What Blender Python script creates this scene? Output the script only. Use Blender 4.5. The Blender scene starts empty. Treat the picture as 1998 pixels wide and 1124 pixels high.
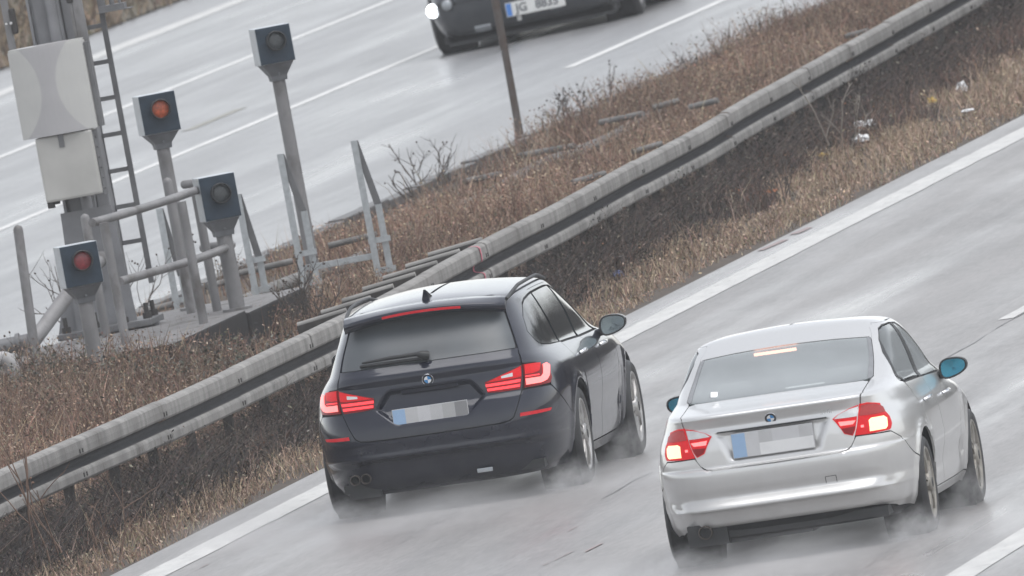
import bpy, bmesh, math, random
import numpy as np
from mathutils import Vector, Matrix
from mathutils.geometry import delaunay_2d_cdt
R_ = math.radians
sc = bpy.context.scene
COL = sc.collection
rng = np.random.default_rng(7)
random.seed(7)

# ------------------------------------------------------------------ helpers
def tag(o, label=None, cat=None, group=None, kind=None):
    if label: o['label'] = label
    if cat: o['category'] = cat
    if group: o['group'] = group
    if kind: o['kind'] = kind
    return o

def empty(name, loc, label=None, cat=None, group=None):
    o = bpy.data.objects.new(name, None)
    o.empty_display_size = .2
    o.location = loc
    COL.objects.link(o)
    return tag(o, label, cat, group)

def link(name, me, mats=(), parent=None):
    for m in (mats if isinstance(mats, (list, tuple)) else [mats]): me.materials.append(m)
    o = bpy.data.objects.new(name, me)
    COL.objects.link(o)
    if parent: o.parent = parent
    return o

class MB:
    """collects shapes into ONE mesh"""
    def __init__(s): s.v = []; s.f = []; s.m = []; s.mi = 0; s.sm = []
    def add(s, vs, fs, smooth=False):
        b = len(s.v)
        s.v += [tuple(v) for v in vs]
        for f in fs:
            s.f.append(tuple(i + b for i in f)); s.m.append(s.mi); s.sm.append(smooth)
        return s
    def mat(s, i): s.mi = i; return s
    def box(s, c, d, M=None, bev=0.0):
        hx, hy, hz = d[0] / 2, d[1] / 2, d[2] / 2
        if bev > 0:
            bm = bmesh.new(); bmesh.ops.create_cube(bm, size=1)
            bmesh.ops.scale(bm, vec=d, verts=bm.verts)
            bmesh.ops.bevel(bm, geom=bm.edges[:], offset=bev, segments=2, affect='EDGES', profile=.6)
            vs = [v.co.copy() for v in bm.verts]; bm.verts.index_update()
            fs = [[v.index for v in f.verts] for f in bm.faces]; bm.free()
        else:
            vs = [Vector((x, y, z)) for x in (-hx, hx) for y in (-hy, hy) for z in (-hz, hz)]
            fs = [(0, 1, 3, 2), (4, 6, 7, 5), (0, 4, 5, 1), (2, 3, 7, 6), (0, 2, 6, 4), (1, 5, 7, 3)]
        if M is not None: vs = [M @ v for v in vs]
        c = Vector(c)
        return s.add([v + c for v in vs], fs)
    def tube(s, pts, r, n=10, caps=True, smooth=True):
        pts = [Vector(p) for p in pts]
        rs = r if isinstance(r, (list, tuple)) else [r] * len(pts)
        vs = []; fs = []
        up = None
        for i, p in enumerate(pts):
            if i == 0: d = pts[1] - p
            elif i == len(pts) - 1: d = p - pts[i - 1]
            else: d = (pts[i + 1] - p).normalized() + (p - pts[i - 1]).normalized()
            if d.length < 1e-9: d = Vector((0, 0, 1))
            d.normalize()
            if up is None:
                up = Vector((0, 0, 1)) if abs(d.z) < .9 else Vector((1, 0, 0))
            a = (up - d * up.dot(d)).normalized(); b = d.cross(a); up = a
            for k in range(n):
                t = 2 * math.pi * k / n
                vs.append(p + (a * math.cos(t) + b * math.sin(t)) * rs[i])
        for i in range(len(pts) - 1):
            for k in range(n):
                k2 = (k + 1) % n
                fs.append((i * n + k, i * n + k2, (i + 1) * n + k2, (i + 1) * n + k))
        s.add(vs, fs, smooth)
        if caps:
            L = len(pts) - 1
            s.add(vs[:n], [tuple(reversed(range(n)))]); s.add(vs[L * n:], [tuple(range(n))])
        return s
    def prism(s, poly, thick, M):
        """poly in local xy, extruded 0..thick along local z, then M"""
        n = len(poly)
        vs = [M @ Vector((x, y, 0)) for x, y in poly] + [M @ Vector((x, y, thick)) for x, y in poly]
        fs = [tuple(reversed(range(n))), tuple(range(n, 2 * n))] + [(i, (i + 1) % n, (i + 1) % n + n, i + n) for i in range(n)]
        return s.add(vs, fs)
    def lathe(s, prof, M=None, n=32, close=False, smooth=True):
        """prof: (r, h) revolved around local z"""
        vs = []; fs = []
        for r, h in prof:
            for k in range(n):
                t = 2 * math.pi * k / n
                v = Vector((r * math.cos(t), r * math.sin(t), h)); vs.append(M @ v if M else v)
        m = len(prof)
        for i in range(m if close else m - 1):
            j = (i + 1) % m
            for k in range(n):
                k2 = (k + 1) % n
                fs.append((i * n + k, i * n + k2, j * n + k2, j * n + k))
        return s.add(vs, fs, smooth)
    def build(s, name, mats, parent=None):
        me = bpy.data.meshes.new(name)
        me.from_pydata(s.v, [], s.f)
        me.polygons.foreach_set('material_index', s.m)
        me.polygons.foreach_set('use_smooth', s.sm)
        me.validate(); me.update()
        bm = bmesh.new(); bm.from_mesh(me); bmesh.ops.recalc_face_normals(bm, faces=bm.faces[:]); bm.to_mesh(me); bm.free()
        return link(name, me, mats, parent)

def frame(o, z, x=None):
    """matrix with local z axis along z, origin o"""
    z = Vector(z).normalized()
    x = Vector(x) if x is not None else (Vector((1, 0, 0)) if abs(z.x) < .9 else Vector((0, 1, 0)))
    x = (x - z * x.dot(z)).normalized(); y = z.cross(x)
    M = Matrix((x, y, z)).transposed().to_4x4(); M.translation = Vector(o)
    return M

# ------------------------------------------------------------------ materials
def newmat(name):
    m = bpy.data.materials.new(name); m.use_nodes = True
    nt = m.node_tree
    return m, nt, nt.nodes, nt.nodes['Principled BSDF']

def noise(nt, scale, detail=4, vec=None, rough=.55):
    n = nt.nodes.new('ShaderNodeTexNoise')
    n.inputs['Scale'].default_value = scale; n.inputs['Detail'].default_value = detail
    n.inputs['Roughness'].default_value = rough
    if vec is not None: nt.links.new(vec, n.inputs['Vector'])
    return n

def ramp(nt, fac, stops):
    r = nt.nodes.new('ShaderNodeValToRGB')
    e = r.color_ramp.elements
    while len(e) < len(stops): e.new(.5)
    for i, (p, c) in enumerate(stops):
        e[i].position = p; e[i].color = (*c, 1) if len(c) == 3 else c
    nt.links.new(fac, r.inputs['Fac'])
    return r

def coords(nt, scale=(1, 1, 1), kind='Object'):
    tc = nt.nodes.new('ShaderNodeTexCoord'); mp = nt.nodes.new('ShaderNodeMapping')
    mp.inputs['Scale'].default_value = scale
    nt.links.new(tc.outputs[kind], mp.inputs['Vector'])
    return mp.outputs['Vector']

def mixc(nt, fac, a, b):
    m = nt.nodes.new('ShaderNodeMix'); m.data_type = 'RGBA'
    L = nt.links
    if hasattr(fac, 'default_value') and not isinstance(fac, float): L.new(fac, m.inputs[0])
    else: m.inputs[0].default_value = fac
    for i, c in ((6, a), (7, b)):
        if isinstance(c, tuple): m.inputs[i].default_value = (*c, 1)
        else: L.new(c, m.inputs[i])
    return m.outputs[2]

def simple(name, c, rough=.5, metal=0., var=.15, scale=12., spec=.5, coat=0., sc3=(1, 1, 1), c2=None, stain=None):
    m, nt, N, B = newmat(name)
    v = coords(nt, sc3)
    n = noise(nt, scale, 5, v)
    c2 = c2 or tuple(x * (1 - var) for x in c)
    col = ramp(nt, n.outputs['Fac'], [(.35, c2), (.65, tuple(min(1, x * (1 + var * .5)) for x in c))]).outputs['Color']
    if stain:
        n2 = noise(nt, stain[1], 6, v, .65)
        f = ramp(nt, n2.outputs['Fac'], [(stain[2], (0, 0, 0)), (stain[2] + .16, (1, 1, 1))])
        col = mixc(nt, f.outputs['Color'], col, stain[0])
    nt.links.new(col, B.inputs['Base Color'])
    rr = ramp(nt, n.outputs['Fac'], [(.3, (rough * .85,) * 3), (.7, (min(1, rough * 1.15),) * 3)])
    nt.links.new(rr.outputs['Color'], B.inputs['Roughness'])
    B.inputs['Metallic'].default_value = metal
    B.inputs['Specular IOR Level'].default_value = spec
    B.inputs['Coat Weight'].default_value = coat
    B.inputs['Coat Roughness'].default_value = .08
    return m

def emissive(name, c, e, strength, rough=.2):
    m, nt, N, B = newmat(name)
    n = noise(nt, 60, 2, coords(nt))
    col = ramp(nt, n.outputs['Fac'], [(.3, tuple(x * .8 for x in c)), (.7, c)])
    nt.links.new(col.outputs['Color'], B.inputs['Base Color'])
    B.inputs['Specular IOR Level'].default_value = .15
    B.inputs['Emission Color'].default_value = (*e, 1); B.inputs['Emission Strength'].default_value = strength
    B.inputs['Roughness'].default_value = rough
    return m

def paint(name, c, metal, rough, coat, dirt, zlo, zhi, dmax):
    """car paint with a spray-dirt film that is thickest low down on the body"""
    m, nt, N, B = newmat(name)
    tc = nt.nodes.new('ShaderNodeTexCoord'); sp = nt.nodes.new('ShaderNodeSeparateXYZ')
    nt.links.new(tc.outputs['Object'], sp.inputs[0])
    mr = nt.nodes.new('ShaderNodeMapRange'); mr.inputs[1].default_value = zlo; mr.inputs[2].default_value = zhi
    mr.inputs[3].default_value = 1; mr.inputs[4].default_value = 0
    nt.links.new(sp.outputs['Z'], mr.inputs[0])
    n = noise(nt, 7, 6, tc.outputs['Object'], .65)
    mul = nt.nodes.new('ShaderNodeMath'); mul.operation = 'MULTIPLY'
    nt.links.new(mr.outputs[0], mul.inputs[0]); nt.links.new(n.outputs['Fac'], mul.inputs[1])
    ml = nt.nodes.new('ShaderNodeMath'); ml.operation = 'MULTIPLY'; ml.inputs[1].default_value = dmax * 2; ml.use_clamp = True
    nt.links.new(mul.outputs[0], ml.inputs[0])
    col = mixc(nt, ml.outputs[0], c, dirt)
    nt.links.new(col, B.inputs['Base Color'])
    mm = nt.nodes.new('ShaderNodeMath'); mm.operation = 'MULTIPLY_ADD'; mm.inputs[1].default_value = -metal; mm.inputs[2].default_value = metal
    nt.links.new(ml.outputs[0], mm.inputs[0]); nt.links.new(mm.outputs[0], B.inputs['Metallic'])
    cc = nt.nodes.new('ShaderNodeMath'); cc.operation = 'MULTIPLY_ADD'; cc.inputs[1].default_value = -coat * .9; cc.inputs[2].default_value = coat
    nt.links.new(ml.outputs[0], cc.inputs[0]); nt.links.new(cc.outputs[0], B.inputs['Coat Weight'])
    B.inputs['Roughness'].default_value = rough; B.inputs['Specular IOR Level'].default_value = .25 if metal < .4 else .5
    B.inputs['Coat Roughness'].default_value = .06
    return m

def glass_see(name, tint, film):
    """wet see-through window: clear part + reflection + thin pale water film"""
    m, nt, N, B = newmat(name)
    out = N['Material Output']
    tr = N.new('ShaderNodeBsdfTransparent'); tr.inputs[0].default_value = (*tint, 1)
    B.inputs['Base Color'].default_value = (.62, .66, .68, 1); B.inputs['Roughness'].default_value = .12
    n = noise(nt, 3, 2, coords(nt, (1, 1, 1)))
    r = ramp(nt, n.outputs['Fac'], [(.3, (film * .92,) * 3), (.7, (film * 1.06,) * 3)])
    fr = N.new('ShaderNodeFresnel'); fr.inputs['IOR'].default_value = 1.5
    ad = N.new('ShaderNodeMath'); ad.operation = 'ADD'; ad.use_clamp = True
    nt.links.new(r.outputs['Color'], ad.inputs[0]); nt.links.new(fr.outputs[0], ad.inputs[1])
    mx = N.new('ShaderNodeMixShader')
    nt.links.new(ad.outputs[0], mx.inputs[0]); nt.links.new(tr.outputs[0], mx.inputs[1]); nt.links.new(B.outputs[0], mx.inputs[2])
    nt.links.new(mx.outputs[0], out.inputs['Surface'])
    return m

M = {}
M['black_paint'] = paint('dark_car_paint', (.004, .0062, .019), .15, .22, .7, (.062, .062, .066), .10, .70, .42)
M['van_paint'] = paint('oncoming_car_paint', (.014, .018, .026), .1, .3, 1., (.08, .085, .09), .1, .7, .5)
M['silver_paint'] = paint('silver_car_paint', (.63, .628, .625), .6, .33, .7, (.34, .325, .31), .12, .80, .50)
M['trim'] = simple('black_plastic_trim', (.018, .019, .021), .5, var=.3)
M['inner'] = simple('dark_cabin_shell', (.012, .012, .013), .8)
M['dark_glass'] = simple('tinted_glass', (.022, .026, .030), .06, spec=.6, var=.1, coat=.3)
M['rear_dark_glass'] = simple('wet_tinted_glass', (.068, .077, .085), .38, spec=.6, var=.12, scale=4, coat=.0)
M['clear_glass'] = glass_see('wet_clear_glass', (.92, .98, .95), .30)
M['windscreen_glass'] = glass_see('windscreen_clear_glass', (.92, .95, .95), .12)
M['side_glass'] = glass_see('side_clear_glass', (.45, .5, .5), .10)
M['mirror'] = simple('mirror_glass', (.20, .235, .25), .08, 1., var=.05)
M['mirror_blue'] = simple('blue_tinted_mirror', (.045, .21, .30), .08, .85, var=.05)
M['tyre'] = simple('wet_rubber', (.022, .022, .024), .55, var=.3, scale=30)
M['alloy'] = simple('alloy_rim', (.42, .41, .40), .32, .8, var=.2)
M['alloy_dirty'] = simple('dusty_alloy_rim', (.30, .28, .25), .45, .5, var=.35)
M['brake'] = simple('rusty_brake_disc', (.10, .085, .075), .5, .6)
M['chrome'] = simple('chrome', (.75, .76, .78), .15, 1., var=.05)
M['lens_dark'] = emissive('dark_red_lens', (.16, .005, .008), (1, .02, .03), .05, .3)
M['lens_red'] = emissive('red_lens', (.42, .006, .010), (1, .02, .03), .20, .4)
M['led'] = emissive('lit_red_light_bar', (.8, .05, .06), (1, .05, .06), .75)
M['led_hot'] = emissive('lit_bright_light_bar', (.9, .2, .2), (1, .17, .16), 1.05)
M['brake_hot'] = emissive('lit_brake_lamp', (.9, .40, .25), (1, .58, .31), 1.2)
M['stop_hot'] = emissive('lit_high_stop_lamp', (.9, .4, .3), (1, .42, .28), 1.5)
M['lens_amberdark'] = emissive('dark_red_indicator_lens', (.24, .035, .035), (1, .1, .1), .10)
M['lens_white'] = simple('clear_reversing_lens', (.62, .62, .62), .12, .2)
M['reflector'] = emissive('red_reflector', (.45, .02, .03), (1, .03, .04), .10)
M['headlamp'] = emissive('lit_headlamp', (.9, .92, 1), (.92, .96, 1), 5)
M['lamp_off'] = simple('unlit_headlamp_glass', (.36, .38, .40), .15, .3)
M['fabric'] = simple('grey_seat_fabric', (.11, .112, .115), .85)
M['white_paper'] = simple('white_sticker', (.8, .8, .8), .6)
M['w_white'] = simple('badge_white', (.75, .76, .78), .25, var=.03)
M['w_blue'] = simple('badge_blue', (.05, .25, .55), .25, var=.05)
M['w_black'] = simple('badge_black', (.02, .02, .022), .25)
M['pl_white'] = simple('plate_white', (.72, .72, .70), .4, var=.06)
M['pl_blue'] = simple('plate_blue', (.06, .22, .62), .4, var=.06)
M['pl_ink'] = simple('plate_ink', (.13, .135, .15), .4)
for i, c in enumerate([(.125, .16, .205), (.21, .21, .215), (.23, .235, .24), (.36, .36, .36), (.44, .44, .445)]):
    M['plcell%d' % i] = simple('number_plate_grey', c, .5, var=.05)
M['pl_softblue'] = simple('number_plate_soft_blue', (.27, .40, .58), .5, var=.05)
M['pl_pale'] = simple('number_plate_pale', (.66, .66, .66), .5, var=.05)
M['pl_mid'] = simple('number_plate_mid', (.50, .50, .51), .5, var=.05)
M['galv'] = simple('weathered_galvanised_steel', (.275, .266, .255), .75, .0, var=.35, scale=6, stain=((.12, .112, .105), 3, .53), sc3=(.4, .75, .25), spec=.12)
M['old_tube'] = simple('grimy_old_tube', (.20, .195, .19), .75, .0, var=.35, scale=4, stain=((.09, .08, .072), 3, .50), spec=.15)
M['galv_new'] = simple('galvanised_steel', (.45, .475, .49), .42, .45, var=.14, scale=25)
M['post_steel'] = simple('grey_coated_steel', (.225, .22, .222), .5, .1, var=.2, scale=6, stain=((.12, .112, .108), 3.2, .52), sc3=(1, 1, .6), spec=.3)
M['neck_steel'] = simple('shaded_lamp_neck', (.15, .155, .165), .5, .1, var=.2, spec=.3)  # darker than the posts: shade below the lamp boxes put into the colour
M['pale_tube'] = simple('pale_painted_tube', (.36, .35, .35), .5, var=.15, spec=.3)
M['mast_grey'] = simple('grey_painted_mast_steel', (.225, .225, .235), .5, .1, var=.16, scale=5)
M['mast_dark'] = simple('grey_bracket_steel', (.16, .16, .165), .5, .2, var=.2, scale=8)
M['box_dark'] = simple('dark_slate_lamp_front', (.028, .044, .064), .5, var=.2, scale=15, spec=.2)
M['box_side'] = simple('pale_lamp_housing', (.52, .55, .58), .4, .2, var=.1, scale=14)
M['lens_orange'] = simple('orange_lens', (.50, .085, .020), .35, var=.35, scale=45, coat=.15)
M['lens_redlamp'] = simple('red_lamp_lens', (.27, .032, .04), .35, var=.35, scale=45, coat=.15)
M['lens_black'] = simple('dark_grey_lens', (.060, .068, .072), .35, var=.4, scale=60, coat=.1)
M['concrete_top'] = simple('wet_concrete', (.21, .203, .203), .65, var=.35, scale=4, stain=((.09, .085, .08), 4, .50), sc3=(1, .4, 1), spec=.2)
M['concrete_side'] = simple('shaded_wet_concrete', (.040, .038, .039), .8, var=.25, scale=5, spec=.08)  # wet side faces, with the shade of upright faces put into the colour
M['rust'] = simple('rusty_steel', (.10, .088, .082), .6, .2, var=.3, scale=7, c2=(.085, .060, .048), stain=((.36, .35, .33), 3.2, .62))
M['bag'] = simple('white_plastic_film', (.72, .72, .73), .4)
M['yellow'] = simple('yellow_plastic_film', (.62, .42, .06), .4)
M['bluelit'] = simple('blue_plastic_film', (.15, .2, .45), .4)
M['orangelit'] = simple('orange_plastic_film', (.62, .2, .06), .4)
M['pink'] = simple('pink_spray_paint', (.72, .20, .27), .6)
M['bark'] = simple('bare_brown_bark', (.085, .068, .058), .8, var=.35)
M['bark_red'] = simple('bare_reddish_bark', (.17, .105, .075), .8, var=.3)
M['bark_pale'] = simple('pale_dead_stem', (.24, .21, .18), .8, var=.25)
M['rail_groove_shade'] = simple('shaded_rail_groove', (.07, .069, .072), .75, .0, var=.3, scale=6, spec=.1)  # shade inside the beam's groove, painted as a darker steel
M['post_dark'] = simple('weathered_post_spacer_shade', (.06, .055, .052), .8, var=.3, spec=.1)
M['bolt'] = simple('dark_rusty_bolt', (.035, .03, .028), .6)
# ------------------------------------------------------------------ camera, light, sky, render settings
CAM = (32.4328, -227.95, 9.7214); YAW, PITCH, ROLL = .1320, .0365, .1825
v = Vector((-math.sin(YAW) * math.cos(PITCH), math.cos(YAW) * math.cos(PITCH), -math.sin(PITCH)))
r0 = Vector((math.cos(YAW), math.sin(YAW), 0)); u0 = r0.cross(v)
rr, uu = r0 * math.cos(ROLL) - u0 * math.sin(ROLL), u0 * math.cos(ROLL) + r0 * math.sin(ROLL)
cd = bpy.data.cameras.new('camera'); cam = bpy.data.objects.new('camera', cd); COL.objects.link(cam)
mw = Matrix((rr, uu, -v)).transposed().to_4x4(); mw.translation = CAM
cam.matrix_world = mw
cd.sensor_width = 36; cd.lens = 36 * 65164.7 / 1998; cd.clip_start = 5; cd.clip_end = 6000
cd.dof.use_dof = True; cd.dof.focus_distance = 229; cd.dof.aperture_fstop = 17
sc.camera = cam
SUN_EL, SUN_AZ = R_(72), R_(110)      # azimuth clockwise from +Y
w = bpy.data.worlds.new("World"); sc.world = w; w.use_nodes = True
nt = w.node_tree
sky = nt.nodes.new('ShaderNodeTexSky'); sky.sky_type = 'NISHITA'; sky.sun_disc = False
sky.sun_elevation = SUN_EL; sky.sun_rotation = SUN_AZ; sky.air_density = 1.0; sky.dust_density = .5; sky.ozone_density = 1.0
hs = nt.nodes.new('ShaderNodeHueSaturation'); hs.inputs['Saturation'].default_value = .20
nt.links.new(sky.outputs[0], hs.inputs['Color']); nt.links.new(hs.outputs[0], nt.nodes['Background'].inputs[0])
nt.nodes['Background'].inputs[1].default_value = .14
sd = bpy.data.lights.new('sun', 'SUN'); sd.energy = 1.4; sd.angle = R_(60); sd.color = (1, .985, .965)
so = bpy.data.objects.new('sun', sd); COL.objects.link(so)
sdir = Vector((math.sin(SUN_AZ) * math.cos(SUN_EL), math.cos(SUN_AZ) * math.cos(SUN_EL), math.sin(SUN_EL)))
so.rotation_euler = sdir.to_track_quat('Z', 'Y').to_euler(); so.location = sdir * 100
sc.view_settings.view_transform = 'Standard'; sc.view_settings.look = 'None'
sc.view_settings.exposure = .72; sc.view_settings.gamma = 1
sc.cycles.max_bounces = 8; sc.cycles.volume_bounces = 1; sc.cycles.transparent_max_bounces = 16
sc.cycles.use_denoising = True
sc.cycles.volume_step_rate = 1.0

# ------------------------------------------------------------------ ground and roads
Q = .035
def nearz(x): return -Q * x
KX = -6.17
def farz(x): return .117 + .025 * (x - KX)
def sstep(a, b, t):
    t = np.clip((t - a) / (b - a), 0, 1); return t * t * (3 - 2 * t)
def vnoise(x, y, seed=0):
    """smooth value noise, vectorised"""
    x = np.asarray(x, float); y = np.asarray(y, float)
    xi = np.floor(x).astype(np.int64); yi = np.floor(y).astype(np.int64)
    def h(a, b):
        n = (a * 374761393 + b * 668265263 + seed * 1442695041) & 0x7fffffff
        n = ((n ^ (n >> 13)) * 1274126177) & 0x7fffffff
        return ((n ^ (n >> 16)) & 0xffff) / 65535.
    fx = x - xi; fy = y - yi; fx = fx * fx * (3 - 2 * fx); fy = fy * fy * (3 - 2 * fy)
    return (h(xi, yi) * (1 - fx) + h(xi + 1, yi) * fx) * (1 - fy) + (h(xi, yi + 1) * (1 - fx) + h(xi + 1, yi + 1) * fx) * fy
_by = [-40, -1, 4, 14, 18.2, 23.5, 28.7, 34.8, 39.7, 43.3, 53.6, 60.3, 66.2, 80, 140]
_bx = [-1.5, -1.43, -1.31, -1.30, -1.34, -1.46, -1.55, -1.66, -1.78, -1.88, -2.23, -2.38, -2.55, -2.9, -4.2]
def railx(y): return np.interp(y, _by, _bx)
EDGE = -.42
def gz(x, y):
    """height of the planted median"""
    x = np.asarray(x, float); y = np.asarray(y, float)
    base = .015 + sstep(EDGE, -2.2, x) * .105
    mound = .27 * np.exp(-((x + 4.4) / 1.35) ** 2) * (1 - sstep(21.5, 25.5, y)) * sstep(-10, 6, y)
    return base + mound + .05 * (vnoise(x * 1.3, y * .8, 3) - .5) * sstep(EDGE, -1.2, x)

def grid_mesh(name, xs, ys, zf, mats, kind='structure', skirt=.5):
    X, Y = np.meshgrid(xs, ys, indexing='ij'); Z = zf(X, Y)
    nx, ny = X.shape
    vs = np.stack([X, Y, Z], -1).reshape(-1, 3)
    idx = np.arange(nx * ny).reshape(nx, ny)
    fs = np.stack([idx[:-1, :-1], idx[1:, :-1], idx[1:, 1:], idx[:-1, 1:]], -1).reshape(-1, 4)
    me = bpy.data.meshes.new(name); me.from_pydata(vs.tolist(), [], fs.tolist()); me.update()
    for p in me.polygons: p.use_smooth = True
    return tag(link(name, me, mats), kind=kind)

def asphalt(name, c, rlo, rhi, tint, seedoff, streak=.5):
    m, nt, N, B = newmat(name)
    tc = N.new('ShaderNodeTexCoord')
    def mp(s, off=0):
        k = N.new('ShaderNodeMapping'); k.inputs['Scale'].default_value = s; k.inputs['Location'].default_value = (seedoff + off, seedoff * .3, 0)
        nt.links.new(tc.outputs['Object'], k.inputs['Vector']); return k.outputs['Vector']
    fine = noise(nt, 1., 3, mp((85, 85, 85)), .7)
    str1 = noise(nt, 1., 6, mp((.9, .03, 1)), .5)     # long wheel tracks
    str2 = noise(nt, 1., 3, mp((3.2, .07, 1), 3), .5)
    blot = noise(nt, 1., 5, mp((.5, .22, 1), 7), .6)
    ad = N.new('ShaderNodeMath'); ad.operation = 'MULTIPLY_ADD'; ad.inputs[1].default_value = .45
    nt.links.new(str2.outputs['Fac'], ad.inputs[0]); nt.links.new(str1.outputs['Fac'], ad.inputs[2])
    grain = noise(nt, 1., 4, mp((34, 2.4, 1), 5), .7); patch = noise(nt, 1., 5, mp((2.1, .16, 1), 9), .62)
    g1 = N.new('ShaderNodeMath'); g1.operation = 'MULTIPLY_ADD'; g1.inputs[1].default_value = .8
    nt.links.new(patch.outputs['Fac'], g1.inputs[0]); nt.links.new(grain.outputs['Fac'], g1.inputs[2])
    g2 = N.new('ShaderNodeMath'); g2.operation = 'MULTIPLY'; g2.inputs[1].default_value = .5556; nt.links.new(g1.outputs[0], g2.inputs[0])
    base = ramp(nt, g2.outputs[0], [(.34, tuple(x * .52 for x in c)), (.66, tuple(x * 1.42 for x in c))])
    tr = ramp(nt, str1.outputs['Fac'], [(.35, (0, 0, 0)), (.68, (1, 1, 1))])
    col = mixc(nt, tr.outputs['Color'], base.outputs['Color'], tint)
    mm = N.new('ShaderNodeMix'); mm.data_type = 'RGBA'; mm.inputs[0].default_value = .45
    nt.links.new(base.outputs['Color'], mm.inputs[6]); nt.links.new(col, mm.inputs[7])
    nt.links.new(mm.outputs[2], B.inputs['Base Color'])
    ad2 = N.new('ShaderNodeMath'); ad2.operation = 'MULTIPLY_ADD'; ad2.inputs[1].default_value = .35
    nt.links.new(blot.outputs['Fac'], ad2.inputs[0]); nt.links.new(ad.outputs[0], ad2.inputs[2])
    r = ramp(nt, ad2.outputs[0], [(.62, (rlo,) * 3), (1.18, (rhi,) * 3)])
    r.color_ramp.elements[1].position = 1.0
    nt.links.new(r.outputs['Color'], B.inputs['Roughness'])
    B.inputs['Specular IOR Level'].default_value = .5
    bp = N.new('ShaderNodeBump'); bp.inputs['Strength'].default_value = .02 if seedoff < 5 else 0.0; bp.inputs['Distance'].default_value = .002
    nt.links.new(fine.outputs['Fac'], bp.inputs['Height']); nt.links.new(bp.outputs[0], B.inputs['Normal'])
    return m
M['road_near'] = asphalt('wet_asphalt', (.20, .19, .186), .18, .46, (.27, .26, .255), 3.)
M['road_far'] = asphalt('wet_far_asphalt', (.18, .18, .184), .22, .38, (.26, .258, .26), 11.)
M['soil'] = simple('brown_leaf_litter', (.075, .058, .045), .9, var=.4, scale=6)
M['grassland'] = simple('dull_winter_grass', (.105, .085, .055), .95, var=.4, scale=.6)
M['line'] = simple('worn_white_line', (.52, .515, .50), .5, var=.14, scale=5, stain=((.32, .31, .30), 7, .56), sc3=(1.6, .35, 1))
M['line_dirty'] = simple('thin_dirty_white_line', (.66, .655, .64), .5, var=.2, scale=5, stain=((.28, .27, .26), 7, .60))
M['kerbstone'] = simple('dark_wet_kerb', (.085, .082, .082), .45, var=.35, scale=3)
M['tar'] = simple('black_tar_seam', (.03, .03, .032), .35)

ys = np.concatenate([np.linspace(-300, -30, 10), np.linspace(-25, 125, 61), np.linspace(135, 420, 12)])
grid_mesh('ground', np.linspace(-2500, 2500, 21), np.linspace(-1500, 3500, 21), lambda x, y: x * 0 - 1.35, M['grassland'])
grid_mesh('road', np.linspace(EDGE, 16, 12), ys, lambda x, y: nearz(x), M['road_near'])
far = grid_mesh('far_road', np.linspace(-20.6, KX, 12), ys, lambda x, y: farz(x), M['road_far'])
grid_mesh('right_verge', np.linspace(16, 40, 8), ys, lambda x, y: nearz(16) - (x - 16) * .032, M['grassland'])
grid_mesh('far_verge', np.linspace(-60, -20.6, 20), ys, lambda x, y: farz(-20.6) + .02 + sstep(-20.6, -36, x) * 2.2 - sstep(-45, -60, x) * 4 + .12 * (vnoise(x * .5, y * .2, 5) - .5) * sstep(-20.6, -22, x), M['grassland'])
mx = np.linspace(KX + .14, EDGE - .0, 34)
my = np.concatenate([np.linspace(-300, -30, 10), np.linspace(-28, 120, 260), np.linspace(125, 420, 20)])
def medz(x, y):
    z = gz(x, y)
    e = .05 * (vnoise(y * 2.1, x * 0 + .5, 9) - .5)
    return np.where(x > EDGE - .02, nearz(x) - .03, z)
grid_mesh('median_ground', mx, my, medz, M['soil'])
# kerb along the far edge of the median, in separate stones
kb = MB()
yy = -40.
while yy < 200:
    h = .11 + random.uniform(-.012, .012)
    kb.box((KX + .06 + random.uniform(-.006, .006), yy + .49, .06 + h / 2), (.15, .975, h + .12), bev=.012); yy += 1.0
tag(kb.build('kerb', M['kerbstone']), kind='structure')

# markings: thin sheets 4 mm above the asphalt
def strip(mb, xf, y0, y1, wdt, zf, dz=.004, n=40, wob=.012, seed=1):
    yy = np.linspace(y0, y1, n); a = []; 
    for i, y in enumerate(yy):
        x = xf(y) if callable(xf) else xf
        e1 = wob * (vnoise(y * 1.7, 0., seed) - .5); e2 = wob * (vnoise(y * 1.7, 4., seed) - .5)
        a += [(x - wdt / 2 + e1, y, zf(x - wdt / 2) + dz), (x + wdt / 2 + e2, y, zf(x + wdt / 2) + dz)]
    mb.add(a, [(2 * i, 2 * i + 1, 2 * i + 3, 2 * i + 2) for i in range(n - 1)])
mk = MB(); strip(mk, 0., -40, 260, .25, nearz, n=600, wob=.018)
tag(mk.build('road_line', M['line']), kind='structure')
mk = MB()
for k in range(-4, 14): strip(mk, 3.63, 15.8 + 18 * k, 21.8 + 18 * k, .12, nearz, n=14, seed=2)
for k in range(-3, 14): strip(mk, 7.2, -25.5 + 18 * k, (-12.5 if k == 0 else -18.6 + 18 * k), .24 if k == 0 else .18, nearz, n=14, seed=3)
tag(mk.build('lane_dashes', M['line']), kind='structure')
mk = MB()
strip(mk, -8.60, 88, 300, .13, farz, n=120)
strip(mk, -12.13, -40, 300, .13, farz, n=200)
strip(mk, -15.6, -40, 300, .13, farz, n=200)
tag(mk.build('far_lane_lines', M['line_dirty']), kind='structure')
mk = MB(); strip(mk, -19.15, -40, 300, .34, farz, n=200, wob=.03)
tag(mk.build('far_edge_line', M['line']), kind='structure')
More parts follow.
